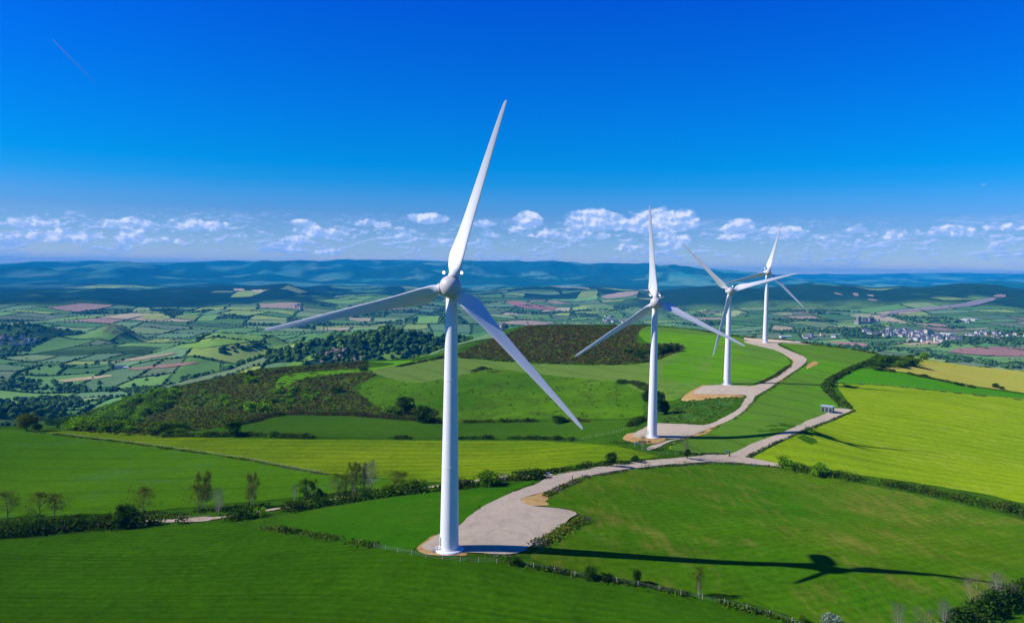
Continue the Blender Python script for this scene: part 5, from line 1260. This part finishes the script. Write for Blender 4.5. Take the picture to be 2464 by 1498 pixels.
MB().box((.25,-.08,1.45), (.7,.02,.45)).build('blue_panel', M['signb'], b2)
b3 = board('sign', 1748, 1095, (1.5, .8), 1.7, M['signb'], 'blue information board at the track junction')
MB().box((0,-.08,1.85), (1.3,.02,.25)).build('white_panel', M['signw'], b3)
q = at_ground(1755, 1099); g = empty('gate_post', tuple(q)); tag(g, 'thick dark gate post beside the blue board at the junction', 'gate post'); MB().tube([(0,0,-.3),(0,0,2.3)], [.28,.24], 10).box((0,0,2.33),(.5,.5,.1)).build('shaft', M['dark'], g)
q = at_ground(1377, 1160); g = empty('gate_post', tuple(q)); tag(g, 'tall dark gate post on the lower side of the pad mouth', 'gate post'); MB().tube([(0,0,-.3),(0,0,2.0)], [.16,.14], 10).box((0,0,2.03),(.34,.34,.08)).build('shaft', M['dark'], g)
board('sign', 1786+31, 1121, (.9, .7), .7, M['signw'], 'small white marker board on the lower verge of the track junction')
q = at_ground(1613, 1080); g = empty('marker_post', tuple(q)); tag(g, 'yellow marker post beside the short track to the second turbine', 'marker post'); MB().tube([(0,0,-.2),(0,0,1.2)], [.09,.09], 8).box((0,0,1.25),(.3,.3,.2)).build('shaft', M['yellowp'], g)
gq = at_ground(1562, 1083); ga = empty('field_gate', tuple(gq), .35); tag(ga, 'grey metal field gate across the short track to the second turbine', 'gate'); gm = MB()
for z in (.25,.5,.75,1.0,1.2): gm.tube([(-2,0,z),(2,0,z)], [.03,.03], 6)
for x in (-2,0,2): gm.tube([(x,0,.1),(x,0,1.25)], [.04,.04], 6)
gm.build('bars', M['steel'], ga)
# substation cabin
q = at_ground(1991, 991); cb = empty('cabin', tuple(q), math.radians(-38)); tag(cb, 'small grey-green electrical cabin with flat bluish roof on the side track', 'cabin')
M['cabwall'] = plain('cabin_wall', (.20,.23,.21), .7, .2, nz=.1, sc_=2); M['cabroof'] = plain('cabin_roof', (.42,.50,.56), .45, .4, nz=.06); M['cabdoor'] = plain('cabin_door', (.03,.045,.06), .5, .3)
MB().box((0,0,1.55), (6.0,3.2,3.5)).build('wall', M['cabwall'], cb)
MB().box((0,0,3.42), (6.7,3.9,.26)).build('roof', M['cabroof'], cb)
for x in (-2.0, 0, 2.0): dd = MB().box((x,-1.64,1.3), (1.35,.09,2.5)).build('door', M['cabdoor'], cb); MB().tube([(x+.45,-1.74,1.2),(x+.45,-1.74,1.45)], [.03,.03], 6).build('handle', M['steel'], dd)
vb = MB()
for k in range(7): vb.box((-3.03,0,.7+.35*k), (.06,2.4,.16))
vb.build('louvre', M['seam'], cb)
# ================================================================ contrail high over the valley
def contrail():
    a = at_y(127, 96, 30000); b = at_y(243, 214, 30000*1.25); n = 24
    mb = MB(); pts = [a+(b-a)*k/n for k in range(n+1)]; mb.tube(pts, [14+46*(k/n) for k in range(n+1)], 10)
    m, nn = new_mat('contrail_ice'); p = nn.node('ShaderNodeNewGeometry').outputs['Position']; s = nn.node('ShaderNodeSeparateXYZ'); nn.put(s.inputs[0], p)
    t = nn.maprange(s.outputs[1], 30000, 37500, .36, .0); e = nn.node('ShaderNodeBsdfDiffuse'); e.inputs[0].default_value = (.9,.9,.9,1)
    tr = nn.node('ShaderNodeBsdfTransparent'); mx = nn.node('ShaderNodeMixShader'); nn.put(mx.inputs[0], nn.m('MULTIPLY', t, nn.m('MULTIPLY_ADD', nn.noise(p, .002, 3), .8, .5)))
    nn.t.links.new(tr.outputs[0], mx.inputs[1]); nn.t.links.new(e.outputs[0], mx.inputs[2]); o = nn.node('ShaderNodeOutputMaterial'); nn.t.links.new(mx.outputs[0], o.inputs[0])
    return tag(mb.build('contrail', m, smooth=True), 'thin fading white contrail in the upper left of the sky', 'contrail')
contrail()
# ================================================================ haze over the whole country
def haze_box():
    top = max(float(ZZ.max()), 63.0) + 12.0; bot = float(ZZ.min()) - 1.0
    x0, x1, y0, y1 = GX[0]-20, GX[-1]+20, GY[0]-20, GY[-1]+20
    V = [(x, y, z) for z in (bot, top) for y in (y0, y1) for x in (x0, x1)]
    F = [(0,2,3,1),(4,5,7,6),(0,1,5,4),(2,6,7,3),(0,4,6,2),(1,3,7,5)]
    m = bpy.data.materials.new('haze'); m.use_nodes = True; nt = m.node_tree; nt.nodes.clear()
    pv = nt.nodes.new('ShaderNodeVolumePrincipled'); o = nt.nodes.new('ShaderNodeOutputMaterial')
    pv.inputs['Color'].default_value = (.005, .43, 1.0, 1); pv.inputs['Density'].default_value = 5.6e-5
    pv.inputs['Anisotropy'].default_value = 0.0
    nt.links.new(pv.outputs[0], o.inputs['Volume'])
    print('HAZE', bot, top)
    return tag(link('haze', mesh_np('haze', V, np.array(F), m)), kind='stuff')
haze_box()
